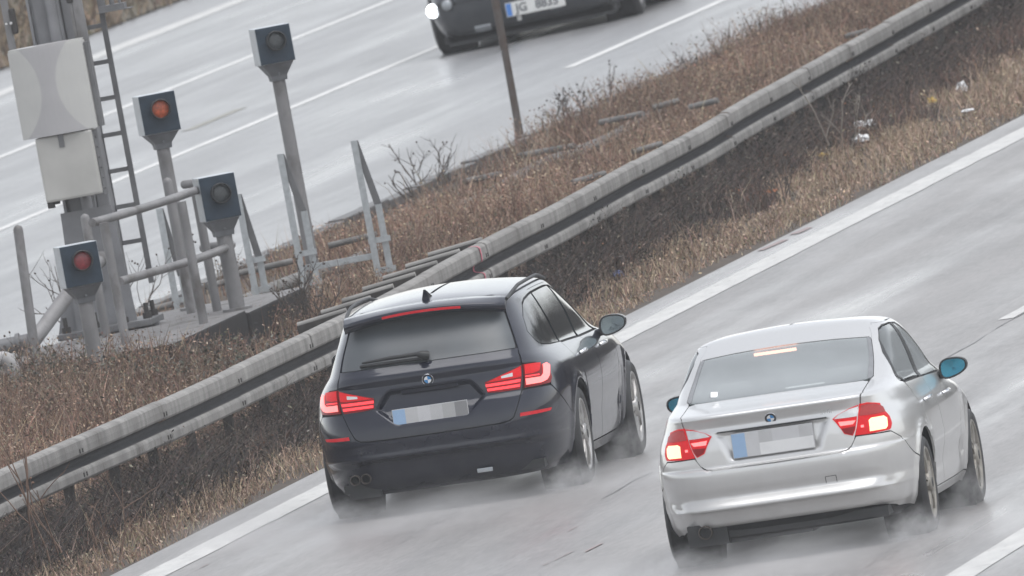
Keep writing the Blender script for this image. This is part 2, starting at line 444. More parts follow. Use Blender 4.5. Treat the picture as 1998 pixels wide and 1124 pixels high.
# tar seams, cracks and a faint second surface strip on the near road
mk = MB()
strip(mk, lambda y: 2.86 + (y + 2.8) * .008 + .015 * math.sin(y * 2.1), -2.9, 0.1, .007, nearz, n=26, seed=5)
strip(mk, lambda y: 3.72 + .02 * math.sin(y * .7), 7.2, 30, .010, nearz, n=160, wob=.02, seed=6)
tag(mk.build('road_seams', M['tar'], None), kind='structure')
mk = MB()
for (x0, y0, L, s) in [(3.45, -10.6, 1.3, 21), (3.60, -9.6, .8, 22), (.30, -4.6, .6, 23), (3.1, -6.5, .5, 24), (-.35, 34, 1.4, 25), (-.33, 36.2, .9, 26)]:
    strip(mk, lambda y, a=x0, b=y0: a + .03 * (y - b), y0, y0 + L, .009 if x0 > 0 else .07, nearz, dz=.006, n=10, wob=.03, seed=s)
tag(mk.build('paint_scratches', simple('faded_pink_mark', (.29, .215, .21), .5, var=.3)), kind='structure')
mk = MB(); strip(mk, lambda y: -13.1, 93.5, 97.5, .14, farz, n=14)
tag(mk.build('old_yellow_line', simple('worn_yellow_mark', (.25, .24, .205), .5, var=.3)), kind='structure')

# ------------------------------------------------------------------ air
def volmat(name, dens, col, noise_scale=None, shape=None, aniso=.2):
    m = bpy.data.materials.new(name); m.use_nodes = True; nt = m.node_tree
    for n in list(nt.nodes):
        if n.type != 'OUTPUT_MATERIAL': nt.nodes.remove(n)
    out = [n for n in nt.nodes if n.type == 'OUTPUT_MATERIAL'][0]
    pv = nt.nodes.new('ShaderNodeVolumePrincipled'); pv.inputs['Color'].default_value = (*col, 1)
    pv.inputs['Density'].default_value = dens; pv.inputs['Anisotropy'].default_value = aniso
    nt.links.new(pv.outputs[0], out.inputs['Volume'])
    if noise_scale:
        tc = nt.nodes.new('ShaderNodeTexCoord')
        ln = nt.nodes.new('ShaderNodeVectorMath'); ln.operation = 'LENGTH'
        nt.links.new(tc.outputs['Object'], ln.inputs[0])      # unit sphere mesh, scaled by its object
        fall = nt.nodes.new('ShaderNodeMapRange'); fall.interpolation_type = 'SMOOTHSTEP'
        fall.inputs[1].default_value = .15; fall.inputs[2].default_value = 1.0; fall.inputs[3].default_value = 1; fall.inputs[4].default_value = 0
        nt.links.new(ln.outputs['Value'], fall.inputs[0])
        mpn = nt.nodes.new('ShaderNodeMapping'); mpn.inputs['Scale'].default_value = (1.3, .8, 1.0); mpn.inputs['Rotation'].default_value = (.5, 0, .3)
        nt.links.new(tc.outputs['Object'], mpn.inputs['Vector'])
        n = noise(nt, noise_scale, 6, mpn.outputs['Vector'], .68)
        r = ramp(nt, n.outputs['Fac'], [((.40, .30)[dens < 1], (0, 0, 0)), (.70, (1, 1, 1))])
        mu = nt.nodes.new('ShaderNodeMath'); mu.operation = 'MULTIPLY'
        nt.links.new(fall.outputs[0], mu.inputs[0]); nt.links.new(r.outputs['Color'], mu.inputs[1])
        m2 = nt.nodes.new('ShaderNodeMath'); m2.operation = 'MULTIPLY'; m2.inputs[1].default_value = dens
        nt.links.new(mu.outputs[0], m2.inputs[0]); nt.links.new(m2.outputs[0], pv.inputs['Density'])
    return m
hz = MB(); hz.box((0, 90, 6.0), (260, 680, 16.8))
tag(hz.build('haze', volmat('pale_wet_air', .00022, (.93, .95, .98))), kind='stuff')
sprm = [volmat('wheel_spray_air%d' % i, d, (.97, .97, .98), 1.7 + .4 * i) for i, d in enumerate((2.2, .42))]
def spray(loc, s, rotz=0, i=0):
    bm = bmesh.new(); bmesh.ops.create_icosphere(bm, subdivisions=3, radius=1)
    me = bpy.data.meshes.new('wheel_spray'); bm.to_mesh(me); bm.free()
    o = link('wheel_spray', me, sprm[i]); o.location = loc; o.scale = s; o.rotation_euler = (0, 0, rotz)
    return tag(o, kind='stuff')

# ------------------------------------------------------------------ guard rails
def wbeam_section(y0, y1, zc, xf, face=1, n=10, bolts=True, dz=0.):
    P = [(.148, -.008), (.155, .002), (.156, .016), (.152, .052), (.144, .070), (.130, .080), (.085, .084), (.042, .083), (.028, .076), (.018, .052), (.004, .012), (-.010, .004), (-.034, .004), (-.044, .018), (-.054, .062), (-.064, .078), (-.080, .083), (-.128, .083), (-.142, .074), (-.152, .045), (-.157, .010), (-.150, -.006)]
    mb = MB(); vs = []; fs = []
    yy = np.linspace(y0, y1, n); m = len(P)
    T = .004
    for side in (0, 1):
        b = side * n * m
        for y in yy:
            for z, d in P: vs.append((xf(y) + face * (d - side * T), y, zc(y) + z + dz))
        for i in range(n - 1):
            for k in range(m - 1):
                a = b + i * m + k; q = (a, a + 1, a + m + 1, a + m)
                fs.append(q if side == 0 else q[::-1])
    for i in range(n - 1):       # lips
        for k in (0, m - 1):
            a = i * m + k; fs.append((a, a + m, a + m + n * m, a + n * m))
    mb.add(vs, fs, False)
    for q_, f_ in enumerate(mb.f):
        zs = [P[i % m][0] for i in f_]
        if max(zs) <= .0185 and min(zs) >= -.0545: mb.m[q_] = 2  # groove faces take the painted shade
    if bolts:
        mb.mat(1)
        for zb, dd in ((.060, .083), (-.105, .083)):
            for q in (-.16, -.04):
                yb = y1 + q
                mb.box((xf(yb) + face * (dd + .001), yb, zc(yb) + zb + dz), (.010, .040, .030), bev=.003)
    return mb
rz = lambda y: .595 + .004 * np.sin(y * .55) + .006 * np.sin(y * .19 + 1)
gr = empty('guardrail', (float(railx(20)), 20, 0), 'long weathered steel crash barrier running between the brown median and the near road', 'guardrail')
def child(o, parent):
    o.parent = parent; o.matrix_parent_inverse = Matrix.Translation(-Vector(parent.location)); return o
Y = -26.
k = 0
secs = []
while Y < 118:
    off = random.uniform(-.004, .004)
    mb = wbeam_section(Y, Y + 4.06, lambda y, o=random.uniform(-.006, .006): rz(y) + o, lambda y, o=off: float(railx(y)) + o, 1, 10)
    child(mb.build('rail_section', [M['galv'], M['bolt'], M['rail_groove_shade']]), gr)
    Y += 4.0; k += 1
for Y in np.arange(-24, 116, 2.0):
    mb = MB(); x = float(railx(Y)) - .06
    mb.box((x, Y, .30), (.05, .10, .62)); mb.box((x + .028, Y, .30), (.006, .1, .62)); mb.box((x - .028, Y, .30), (.006, .1, .62))
    child(mb.build('post', M['post_dark']), gr)
E1 = [(17.1, -1.73), (18.7, -1.76), (20.3, -1.81), (21.9, -1.86), (23.5, -1.91), (25.1, -1.94), (26.7, -1.97)]
for y, xe in E1:
    mb = MB(); x1 = float(railx(y)) - .02
    a = Vector((xe, y, .70)); b = Vector((x1, y, .745))
    d = (b - a).normalized()
    mb.tube([a, b], .024, 10); mb.mat(1)
    mb.box((a + b) / 2 - Vector((0, 0, .045)), ((b - a).length, .06, .085), Matrix.Rotation(-math.atan2(d.z, d.x), 3, 'Y'))
    child(mb.build('spacer', [M['galv'], M['post_dark']]), gr)  # dark plate paints the shaded underside below the lit tube
# pink paint dab
mb = wbeam_section(25.5, 25.55, lambda y: rz(y) + .0, lambda y: float(railx(y)) + .005, 1, 3, False)
mb.m = [0] * len(mb.m); child(mb.build('paint_mark', M['pink']), gr)

lr = empty('guardrail', (-4.8, 45, 0), 'low old barrier of grey tube and bare cross bars sunk in the median scrub', 'guardrail')
mb = MB()
ptsl = [(-4.66 - .22 * abs(math.sin(y * .08)) - (.2 if y < 42 else 0), y, .22 + .02 * math.sin(y * .7)) for y in np.arange(30, 66, 1.0)]
mb.tube(ptsl, .055, 10); child(mb.build('tube_rail', M['old_tube']), lr)
BARS = [((-5.12, 56.86), (-4.54, 56.23)), ((-5., 61.72), (-4.57, 61.41)), ((-4.7, 63.1), (-4.47, 63.2)), ((-5.08, 52.82), (-4.72, 52.48)), ((-3.52, 47.8), (-3.26, 48.0)),
        ((-3.59, 52.6), (-3.36, 52.8)), ((-4.17, 61.5), (-3.9, 61.4)), ((-4.13, 73.3), (-3.9, 73.1)), ((-5.45, 40.5), (-4.95, 40.6)), ((-5.41, 38.7), (-5.21, 39.1)), ((-5.54, 35.85), (-5.24, 35.9)), ((-5.29, 34.), (-4.8, 34.1)), ((-5.0, 43.2), (-4.6, 43.3)), ((-5.2, 32.), (-4.7, 32.1))]
for (ax, ay), (bx, by) in BARS:
    mb = MB(); a = Vector((ax, ay, .34)); b = Vector((bx, by, .36)); mb.tube([a, b], .026, 8)
    child(mb.build('cross_bar', M['old_tube']), lr)

# ------------------------------------------------------------------ vegetation
def fast_mesh(name, V, F, mat, tint=None, kind='stuff'):
    """V (n,3); F list of (m,k) int arrays"""
    me = bpy.data.meshes.new(name)
    me.vertices.add(len(V)); me.vertices.foreach_set('co', V.astype(np.float32).ravel())
    loops = np.concatenate([f.ravel() for f in F]); tot = np.concatenate([np.full(len(f), f.shape[1]) for f in F])
    st = np.concatenate([[0], np.cumsum(tot)[:-1]])
    me.loops.add(len(loops)); me.loops.foreach_set('vertex_index', loops.astype(np.int32))
    me.polygons.add(len(tot)); me.polygons.foreach_set('loop_start', st.astype(np.int32)); me.polygons.foreach_set('loop_total', tot.astype(np.int32))
    if tint is not None:
        at = me.attributes.new('tint', 'FLOAT_COLOR', 'POINT')
        at.data.foreach_set('color', np.concatenate([tint, np.ones((len(tint), 1))], 1).astype(np.float32).ravel())
    me.update(calc_edges=True)
    return tag(link(name, me, mat), kind=kind)

m, nt_, N_, B_ = newmat('dry_plant'); at = N_.new('ShaderNodeAttribute'); at.attribute_name = 'tint'
nt_.links.new(at.outputs['Color'], B_.inputs['Base Color']); B_.inputs['Roughness'].default_value = .75; B_.inputs['Specular IOR Level'].default_value = .25
M['plant'] = m

def blades(P, h, wd, lean, col, bend=.4):
    """tapered strands: two segments each"""
    n = len(P); a = rng.uniform(0, 2 * np.pi, n)
    sx, sy = np.cos(a) * wd / 2, np.sin(a) * wd / 2
    la = rng.uniform(0, 2 * np.pi, n); lx, ly = np.cos(la) * lean * h, np.sin(la) * lean * h
    z0 = np.zeros(n)
    base = P; side = np.stack([sx, sy, z0], 1)
    mid = base + np.stack([lx * bend, ly * bend, h * .55], 1); tip = base + np.stack([lx, ly, h], 1)
    V = np.stack([base - side, base + side, mid + side * .7, mid - side * .7, tip], 1).reshape(-1, 3)
    i = np.arange(n)[:, None] * 5
    return V, [i + np.array([0, 1, 2, 3]), i + np.array([3, 2, 4])], np.repeat(col, 5, 0)

def leaves(P, s, col):
    n = len(P)
    d = rng.normal(size=(n, 3)); d /= np.linalg.norm(d, axis=1, keepdims=True)
    e = rng.normal(size=(n, 3)); e -= d * (e * d).sum(1, keepdims=True); e /= np.linalg.norm(e, axis=1, keepdims=True)
    s = s[:, None]
    V = np.stack([P - d * s, P + e * s * .45, P + d * s, P - e * s * .45], 1).reshape(-1, 3)
    return V, [np.arange(n)[:, None] * 4 + np.array([0, 1, 2, 3])], np.repeat(col, 4, 0)

def merge(*parts):
    Vs, Fs, Ts, b = [], [], [], 0
    for V, F, T in parts:
        Vs.append(V); Ts.append(T); Fs += [f + b for f in F]; b += len(V)
    F4 = [f for f in Fs if f.shape[1] == 4]; F3 = [f for f in Fs if f.shape[1] == 3]
    out = []
    if F4: out.append(np.concatenate(F4))
    if F3: out.append(np.concatenate(F3))
    return np.concatenate(Vs), out, np.concatenate(Ts)

def pal(n, cols, var=.2, p=None):
    cols = np.array(cols); k = rng.choice(len(cols), n, p=p)
    return np.clip(cols[k] * (1 + rng.normal(0, var, (n, 1))) * (1 + rng.normal(0, .05, (n, 3))), .004, .9)

def scatter(n, x0, x1, y0, y1):
    return rng.uniform(x0, x1, n), rng.uniform(y0, y1, n)

def keep_clear(x, y):
    """no growth inside the concrete base"""
    return ~((x > -5.6) & (x < -3.36) & (y > 22.1) & (y < 26.5))

HEATH = [(.185, .105, .080), (.215, .130, .098), (.125, .080, .070), (.27, .185, .14), (.15, .105, .082), (.30, .225, .17)]
# 1 heath-like scrub on the median: twigs + small dry leaves
def heath():
    n = 210000
    x, y = scatter(n, KX + .2, -1.0, -12, 118)
    rx = railx(y)
    dens = .45 + .75 * vnoise(x * 1.1, y * .7, 21) + .35 * vnoise(x * 3, y * 2.2, 22)
    bare = ((x < -5.5) & (y > 44)) * .55 + ((x < -4.3) & (y > 47) & (y < 62)) * .65 + ((x < -4.0) & (y > 30) & (y < 44)) * .8
    k = (x < rx - .28) & (rng.random(n) < dens * .75 - bare) & keep_clear(x, y)
    x, y = x[k], y[k]; n = len(x)
    hh = (.13 + .30 * vnoise(x * .9, y * .55, 31) ** 1.3 + .10 * vnoise(x * 3.1, y * 2.1, 32))
    hh *= .55 + .45 * sstep(-1.0, -2.4, x - railx(y) - .3) 
    hh *= 1 - .35 * sstep(-5.2, -6.0, x) * (y < 60)
    P = np.stack([x, y, gz(x, y) - .02], 1)
    reds = vnoise(x * .5, y * .25, 41)[:, None]
    c1 = pal(n, HEATH, .22)
    dk = .62 + .75 * vnoise(x * .8, y * .35, 43)[:, None] * (.6 + .8 * vnoise(x * 2.6, y * 1.4, 44)[:, None])
    c1 = c1 * dk
    c1 = c1 * (1 - .35 * reds) + np.array([(.125, .072, .062)]) * .35 * reds
    h1 = hh * rng.uniform(.6, 1.25, n)
    A = blades(P, h1, rng.uniform(.006, .014, n), rng.uniform(.1, .7, n), c1)
    P2 = P + np.stack([rng.normal(0, .05, n), rng.normal(0, .05, n), np.zeros(n)], 1)
    B = blades(P2, h1 * rng.uniform(.5, 1.0, n), rng.uniform(.005, .011, n), rng.uniform(.3, 1.1, n), pal(n, HEATH, .25))
    reps = 3
    i = np.repeat(np.arange(n), reps)
    LP = P[i] + np.stack([rng.normal(0, .06, n * reps), rng.normal(0, .06, n * reps), hh[i] * rng.uniform(.25, 1.08, n * reps)], 1)
    LC = pal(n * reps, HEATH + [(.29, .225, .17), (.10, .098, .07)], .28) * dk[i]
    C = leaves(LP, rng.uniform(.006, .017, n * reps), LC)
    V, F, T = merge(A, B, C)
    fast_mesh('heath_scrub', V, F, M['plant'], np.minimum(T * np.array([1.16, 1.19, 1.14]), .9))
heath()

# 2 dry golden grass between the near road and the barrier
def verge_grass():
    n = 210000
    x, y = scatter(n, -3.0, EDGE + .03, -14, 118)
    rx = railx(y)
    edge = EDGE - .10 + .16 * (vnoise(y * .8, 0 * y, 51) - .35) + .05 * (vnoise(y * 5, 0 * y, 53) - .5)
    u = (edge - x) / np.maximum(edge - rx + .05, .1)          # 0 at asphalt, 1 at the barrier
    dens = .30 + .9 * vnoise(x * 2.5, y * .9, 52)
    k = (u > 0) & (u < 1.25) & (rng.random(n) < dens)
    x, y, u = x[k], y[k], u[k]; n = len(x)
    gold = (u < .35 + .5 * vnoise(x * 1.5, y * .45, 61))
    h = np.where(gold, .05 + .13 * vnoise(x * 2, y * 1.1, 62) * np.clip(u * 4, .25, 1), .09 + .20 * vnoise(x * 2, y * 1.1, 63))
    GC = [(.36, .265, .195), (.27, .185, .138), (.44, .335, .25), (.20, .132, .10), (.22, .19, .125)]
    BC = [(.10, .072, .062), (.065, .052, .049), (.14, .10, .08), (.058, .05, .047), (.17, .10, .074)]
    c = np.where(gold[:, None], pal(n, GC, .18), pal(n, BC, .25))
    P = np.stack([x, y, gz(x, y) - .01], 1)
    A = blades(P, h * rng.uniform(.5, 1.3, n), np.where(gold, rng.uniform(.004, .010, n), rng.uniform(.004, .011, n)), rng.uniform(.15, 1.1, n), c)
    k2 = rng.random(n) < .55
    m = int(k2.sum())
    LC = np.where(gold[k2][:, None], pal(m, GC + [(.13, .085, .06)], .25), pal(m, BC + [(.26, .22, .17), (.06, .062, .045), (.20, .10, .06)], .3))
    Lp = P[k2] + np.stack([rng.normal(0, .04, m), rng.normal(0, .04, m), h[k2] * rng.uniform(.1, 1.1, m)], 1)
    V, F, T = merge(A, leaves(Lp, rng.uniform(.005, .018, m), LC))
    fast_mesh('dry_grass', V, F, M['plant'], np.minimum(T * 1.15, .9))
verge_grass()

# 3 tangled dark brambles under and behind the barrier
def bramble():
    n = 62000
    y = rng.uniform(-14, 118, n); rx = railx(y); x = rx + rng.normal(.06, .25, n)
    k = (x < EDGE - .2) & keep_clear(x, y) & (rng.random(n) < .35 + .8 * vnoise(x * 2, y * .6, 71))
    x, y, rx = x[k], y[k], rx[k]; n = len(x)
    P = np.stack([x, y, gz(x, y) - .02], 1)
    h = rng.uniform(.18, .50, n) * (.55 + .6 * vnoise(x * 1.2, y * .5, 72)) * np.clip(1.25 - 1.4 * np.abs(x - rx - .05), .3, 1)
    c = pal(n, [(.050, .042, .040), (.075, .056, .050), (.036, .032, .032), (.12, .09, .075)], .25)
    A = blades(P, h, rng.uniform(.005, .012, n), rng.uniform(.4, 1.9, n), c, .25)
    reps = 2; i = np.repeat(np.arange(n), reps)
    LP = P[i] + np.stack([rng.normal(0, .09, n * reps), rng.normal(0, .12, n * reps), h[i] * rng.uniform(.1, .95, n * reps)], 1)
    C = leaves(LP, rng.uniform(.006, .021, n * reps), pal(n * reps, [(.036, .034, .032), (.06, .05, .045), (.23, .20, .16), (.05, .054, .04), (.10, .066, .052)], .3, [.35, .3, .1, .15, .1]))
    V, F, T = merge(A, C)
    fast_mesh('bramble_thicket', V, F, M['plant'], T)
bramble()

# 4 leafy low plants before the concrete base
def low_leaves():
    n = 9000
    x, y = scatter(n, -5.8, -2.5, 15, 30)
    k = keep_clear(x, y) & (rng.random(n) < 1.2 * np.exp(-((y - 21.3) / 2.6) ** 2) + (x < -4.6) * .3 * (y > 20))
    x, y = x[k], y[k]; n = len(x)
    P = np.stack([x, y, gz(x, y) - .02], 1); h = rng.uniform(.05, .34, n)
    A = blades(P, h, rng.uniform(.004, .009, n), rng.uniform(.1, .8, n), pal(n, [(.10, .085, .065), (.14, .11, .085)], .2))
    reps = 5; i = np.repeat(np.arange(n), reps)
    LP = P[i] + np.stack([rng.normal(0, .05, n * reps), rng.normal(0, .05, n * reps), h[i] * rng.uniform(.2, 1.1, n * reps)], 1)
    C = leaves(LP, rng.uniform(.010, .026, n * reps), pal(n * reps, [(.085, .09, .075), (.12, .12, .10), (.06, .065, .05), (.17, .155, .13)], .25))
    V, F, T = merge(A, C)
    fast_mesh('low_leafy_ground_cover', V, F, M['plant'], T)
low_leaves()

# 5 grass of the verge beyond the far road
def far_grass():
    n = 40000
    x, y = scatter(n, -30, -20.5, 70, 200)
    P = np.stack([x, y, farz(-20.6) + .02 + sstep(-20.6, -36, x) * 2.2], 1)
    V, F, T = blades(P, rng.uniform(.08, .34, n) * (.5 + vnoise(x * .7, y * .2, 81)), rng.uniform(.02, .05, n), rng.uniform(.2, 1., n), pal(n, [(.24, .18, .125), (.17, .125, .085), (.29, .23, .17), (.14, .11, .075)], .2))
    fast_mesh('far_verge_grass', V, F, M['plant'], T)
far_grass()

# 6 scattered long straw stalks, clumped, over median and verge
def straw():
    n = 5200
    cx, cy = scatter(420, KX + .4, EDGE - .15, -12, 112); i = rng.integers(0, 420, n)
    x = cx[i] + rng.normal(0, .09, n); y = cy[i] + rng.normal(0, .35, n)
    k = (x < EDGE - .08) & (x > KX + .2) & keep_clear(x, y) & (np.abs(x - railx(y) - .04) > .14)
    x, y = x[k], y[k]; n = len(x)
    P = np.stack([x, y, gz(x, y) - .01], 1)
    V, F, T = blades(P, rng.uniform(.16, .52, n) * np.where(x > railx(y), .62, 1.), rng.uniform(.004, .009, n), rng.uniform(.1, .9, n), pal(n, [(.42, .33, .25), (.34, .24, .17), (.26, .17, .125), (.46, .38, .29)], .15), .3)
    fast_mesh('straw_stalks', V, F, M['plant'], T)
straw()

# 7 bare winter wood along the right side of the road, outside the frame but mirrored in windows and paint
def wood():
    n = 60000
    x = rng.uniform(19, 50, n); y = rng.uniform(60, 620, n)
    h = rng.uniform(6, 17, n) * (.55 + .6 * vnoise(x * .15, y * .06, 91))
    P = np.stack([x, y, x * 0 - 1.3], 1)
    V, F, T = blades(P, h, rng.uniform(.15, .55, n), rng.uniform(.05, .5, n), pal(n, [(.06, .05, .042), (.085, .07, .055), (.05, .048, .04)], .2))
    fast_mesh('bare_winter_wood', V, F, M['plant'], T)
wood()

# bare shrubs and saplings, each one a thing
def bare_shrub(loc, h, stems, spread, label, seed, mat='bark', r=.008, twig=3, buds=0, lean=(0, 0), name='bare_shrub', cat='shrub', group='leafless shrubs along the median'):
    rs = random.Random(seed)
    mb = MB(); tips = []
    def grow(p, d, L, r, lvl):
        pts = [p]; n = 4; q = p.copy(); dd = d.copy()
        for i in range(n):
            dd = (dd + Vector((rs.gauss(0, .16), rs.gauss(0, .16), rs.gauss(.03, .10)))).normalized()
            q = q + dd * (L / n); pts.append(q.copy())
        mb.tube(pts, [r * (1 - .6 * i / n) for i in range(n + 1)], 5, caps=False)
        tips.append(q)
        if lvl > 0:
            for _ in range(rs.randint(2, 3 + (lvl > 1))):
                t = rs.uniform(.3, .95); k = min(n - 1, int(t * n)); b = pts[k].lerp(pts[k + 1], t * n - k)
                nd = (dd + Vector((rs.gauss(0, .7), rs.gauss(0, .7), rs.gauss(.15, .35)))).normalized()
                grow(b, nd, L * rs.uniform(.35, .6), r * .6, lvl - 1)
    for _ in range(stems):
        d = Vector((rs.gauss(0, spread) + lean[0], rs.gauss(0, spread) + lean[1], 1)).normalized()
        grow(Vector((rs.gauss(0, .03 * stems ** .5), rs.gauss(0, .05 * stems ** .5), -.05)), d, h * rs.uniform(.55, .85), r * rs.uniform(.7, 1.1), twig - 1)
    if buds:
        for _ in range(buds):
            p = rs.choice(tips) + Vector((rs.gauss(0, .012), rs.gauss(0, .012), rs.gauss(0, .012)))
            mb.box(p, (.012, .012, .014), Matrix.Rotation(rs.uniform(0, 3), 3, Vector((rs.random(), rs.random(), 1)).normalized()))
    o = mb.build(name, M[mat]); o.location = loc
    return tag(o, label, cat, group)
def G(x, y): return (x, y, float(gz(x, y)))
SH = [
 (G(-5.93, 57.3), .62, 5, .45, 'dark bare bush with forked branches on the kerb, left of the rusty pole', 3, 'bark', .010, 3, 10),
 (G(-5.73, 54.4), .55, 2, .25, 'two thin dark bare stems at the kerb, lowest beside the forked bush', 5, 'bark', .010, 2, 6),
 (G(-5.9, 66.4), .55, 9, .35, 'fine reddish twiggy bush just right of the foot of the rusty pole', 7, 'bark', .006, 3, 40),
 (G(-5.70, 68.4), .72, 2, .18, 'tall single leafless whip standing on the kerb above the scrub right of the rusty pole', 11, 'bark', .007, 2, 4),
 (G(-5.43, 71.8), .45, 6, .4, 'small dense bare bush on the kerb in the middle of the median edge', 13, 'bark', .008, 3, 30),
 (G(-5.26, 74.5), .52, 3, .22, 'thin upright bare sapling rising from brown scrub near the upper road', 17, 'bark', .008, 3, 8),
 (G(-5.70, 80.7), .60, 3, .35, 'bare sapling with level side branches at the topmost stretch of kerb', 19, 'bark', .010, 3, 4),
 (G(-5.75, 34.6), 1.0, 11, .30, 'dark leafless bush behind the tall leaning bollard at the far left', 23, 'bark', .009, 3, 60),
 (G(-3.15, 27.6), .85, 12, .17, 'tangle of thin bare twigs beside the concrete base, left of the barrier', 29, 'bark', .008, 3, 60),
 (G(-6.0, 44.0), .35, 7, .4, 'low bare bush at the kerb behind the galvanised frames', 31, 'bark', .006, 3, 30),
 (G(-1.55, 50.4), .78, 3, .25, 'pale dead stems growing against the barrier at its right half', 37, 'bark_pale', .010, 3, 0),
 (G(-.95, -2.4), 1.25, 4, .16, 'reddish bare sapling rising in front of the barrier at the lower left', 41, 'bark_red', .009, 2, 6),
 (G(-.75, -1.2), .72, 3, .45, 'leaning bare whips in the grass at the lower left corner', 43, 'bark_red', .007, 2, 0),
 (G(-1.05, 42.3), .55, 6, .4, 'dark bare stems under the barrier above the silver car', 47, 'bark', .008, 3, 10),
 (G(-4.3, 20.6), .55, 8, .35, 'thin dry stalks growing in front of the red lamp post', 53, 'bark', .005, 3, 30),
 (G(-3.2, 21.6), .45, 6, .4, 'dry stalks before the dark side of the concrete base', 59, 'bark', .005, 3, 30),
 (G(-1.0, 26.0), .42, 6, .5, 'bare stems under the barrier behind the roof of the dark estate car', 61, 'bark', .007, 3, 8),
 (G(-1.0, 9.), .40, 6, .5, 'bare stems under the barrier left of the dark estate car', 67, 'bark', .007, 3, 8),
]
for a in SH: bare_shrub(*a)

# litter in the verge
def litter(loc, s, mat, label, seed, cat='litter'):
    rs = random.Random(seed); bm = bmesh.new(); bmesh.ops.create_icosphere(bm, subdivisions=3, radius=1)
    for v in bm.verts:
        c = v.co; k = 1 + .35 * math.sin(c.x * 5 + seed) * math.cos(c.y * 6 + seed * 2) + rs.gauss(0, .10)
        v.co = Vector((c.x * s[0] * k, c.y * s[1] * k, max(-.3, c.z) * s[2] * k))
    me = bpy.data.meshes.new('crumpled_wrapper'); bm.to_mesh(me); bm.free()
    o = link('plastic_bag' if 'bag' in label else 'crumpled_wrapper', me, M[mat]); o.location = loc; o.rotation_euler = (0, 0, rs.uniform(0, 3))
    return tag(o, label, cat, 'litter lying in the verge')
for i, (x, y, s, mt, lb) in enumerate([
 (-1.78, 53.8, (.10, .17, .045), 'bag', 'large crumpled white plastic bag in the verge below the barrier'),
 (-1.85, 50.2, (.04, .05, .04), 'bag', 'small white scrap of film left of the yellow wrapper'),
 (-1.60, 49.3, (.03, .05, .025), 'yellow', 'yellow wrapper beside the large white plastic bag'),
 (-1.62, 60.1, (.045, .06, .06), 'bag', 'upright white scrap in the verge nearest the right end of the barrier'),
 (-1.60, 57.6, (.035, .045, .03), 'yellow', 'yellow wrapper below the far right part of the barrier'),
 (-1.0, 55.0, (.04, .06, .015), 'bag', 'flat white scrap close to the asphalt edge'),
 (-1.2, 31.7, (.03, .04, .03), 'bluelit', 'small blue wrapper in the grass ahead of the dark estate car'),
 (-1.35, 43.2, (.02, .09, .02), 'orangelit', 'thin orange scrap in the brown grass'),
 (-1.50, 51.3, (.05, .07, .04), 'bag', 'pale scrap just under the large white plastic bag')]):
    litter((x, y, float(gz(x, y)) + .05), s, mt, lb, i + 3)
# ------------------------------------------------------------------ roadside installation
cb = MB()
bx0, bx1, by0, by1, zt = -5.15, -3.40, 22.18, 26.38, .55
cb.box(((bx0 + bx1) / 2, (by0 + by1) / 2, zt / 2 - .1), (bx1 - bx0, by1 - by0, zt + .2), bev=.02)
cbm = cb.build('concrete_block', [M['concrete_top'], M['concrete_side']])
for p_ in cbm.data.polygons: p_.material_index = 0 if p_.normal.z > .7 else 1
tag(cbm, 'low wet concrete foundation block under the grey mast and rails', 'foundation')
# small far plinth that carries the dark-lens lamp and the orange lamp
cb = MB(); cb.box((-4.05, 28.05, .22), (1.35, 3.3, .62), bev=.02)
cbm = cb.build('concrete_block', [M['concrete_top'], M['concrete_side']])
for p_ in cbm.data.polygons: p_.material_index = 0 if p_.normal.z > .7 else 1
tag(cbm, 'rear concrete plinth carrying the lamp posts behind the rails', 'foundation')

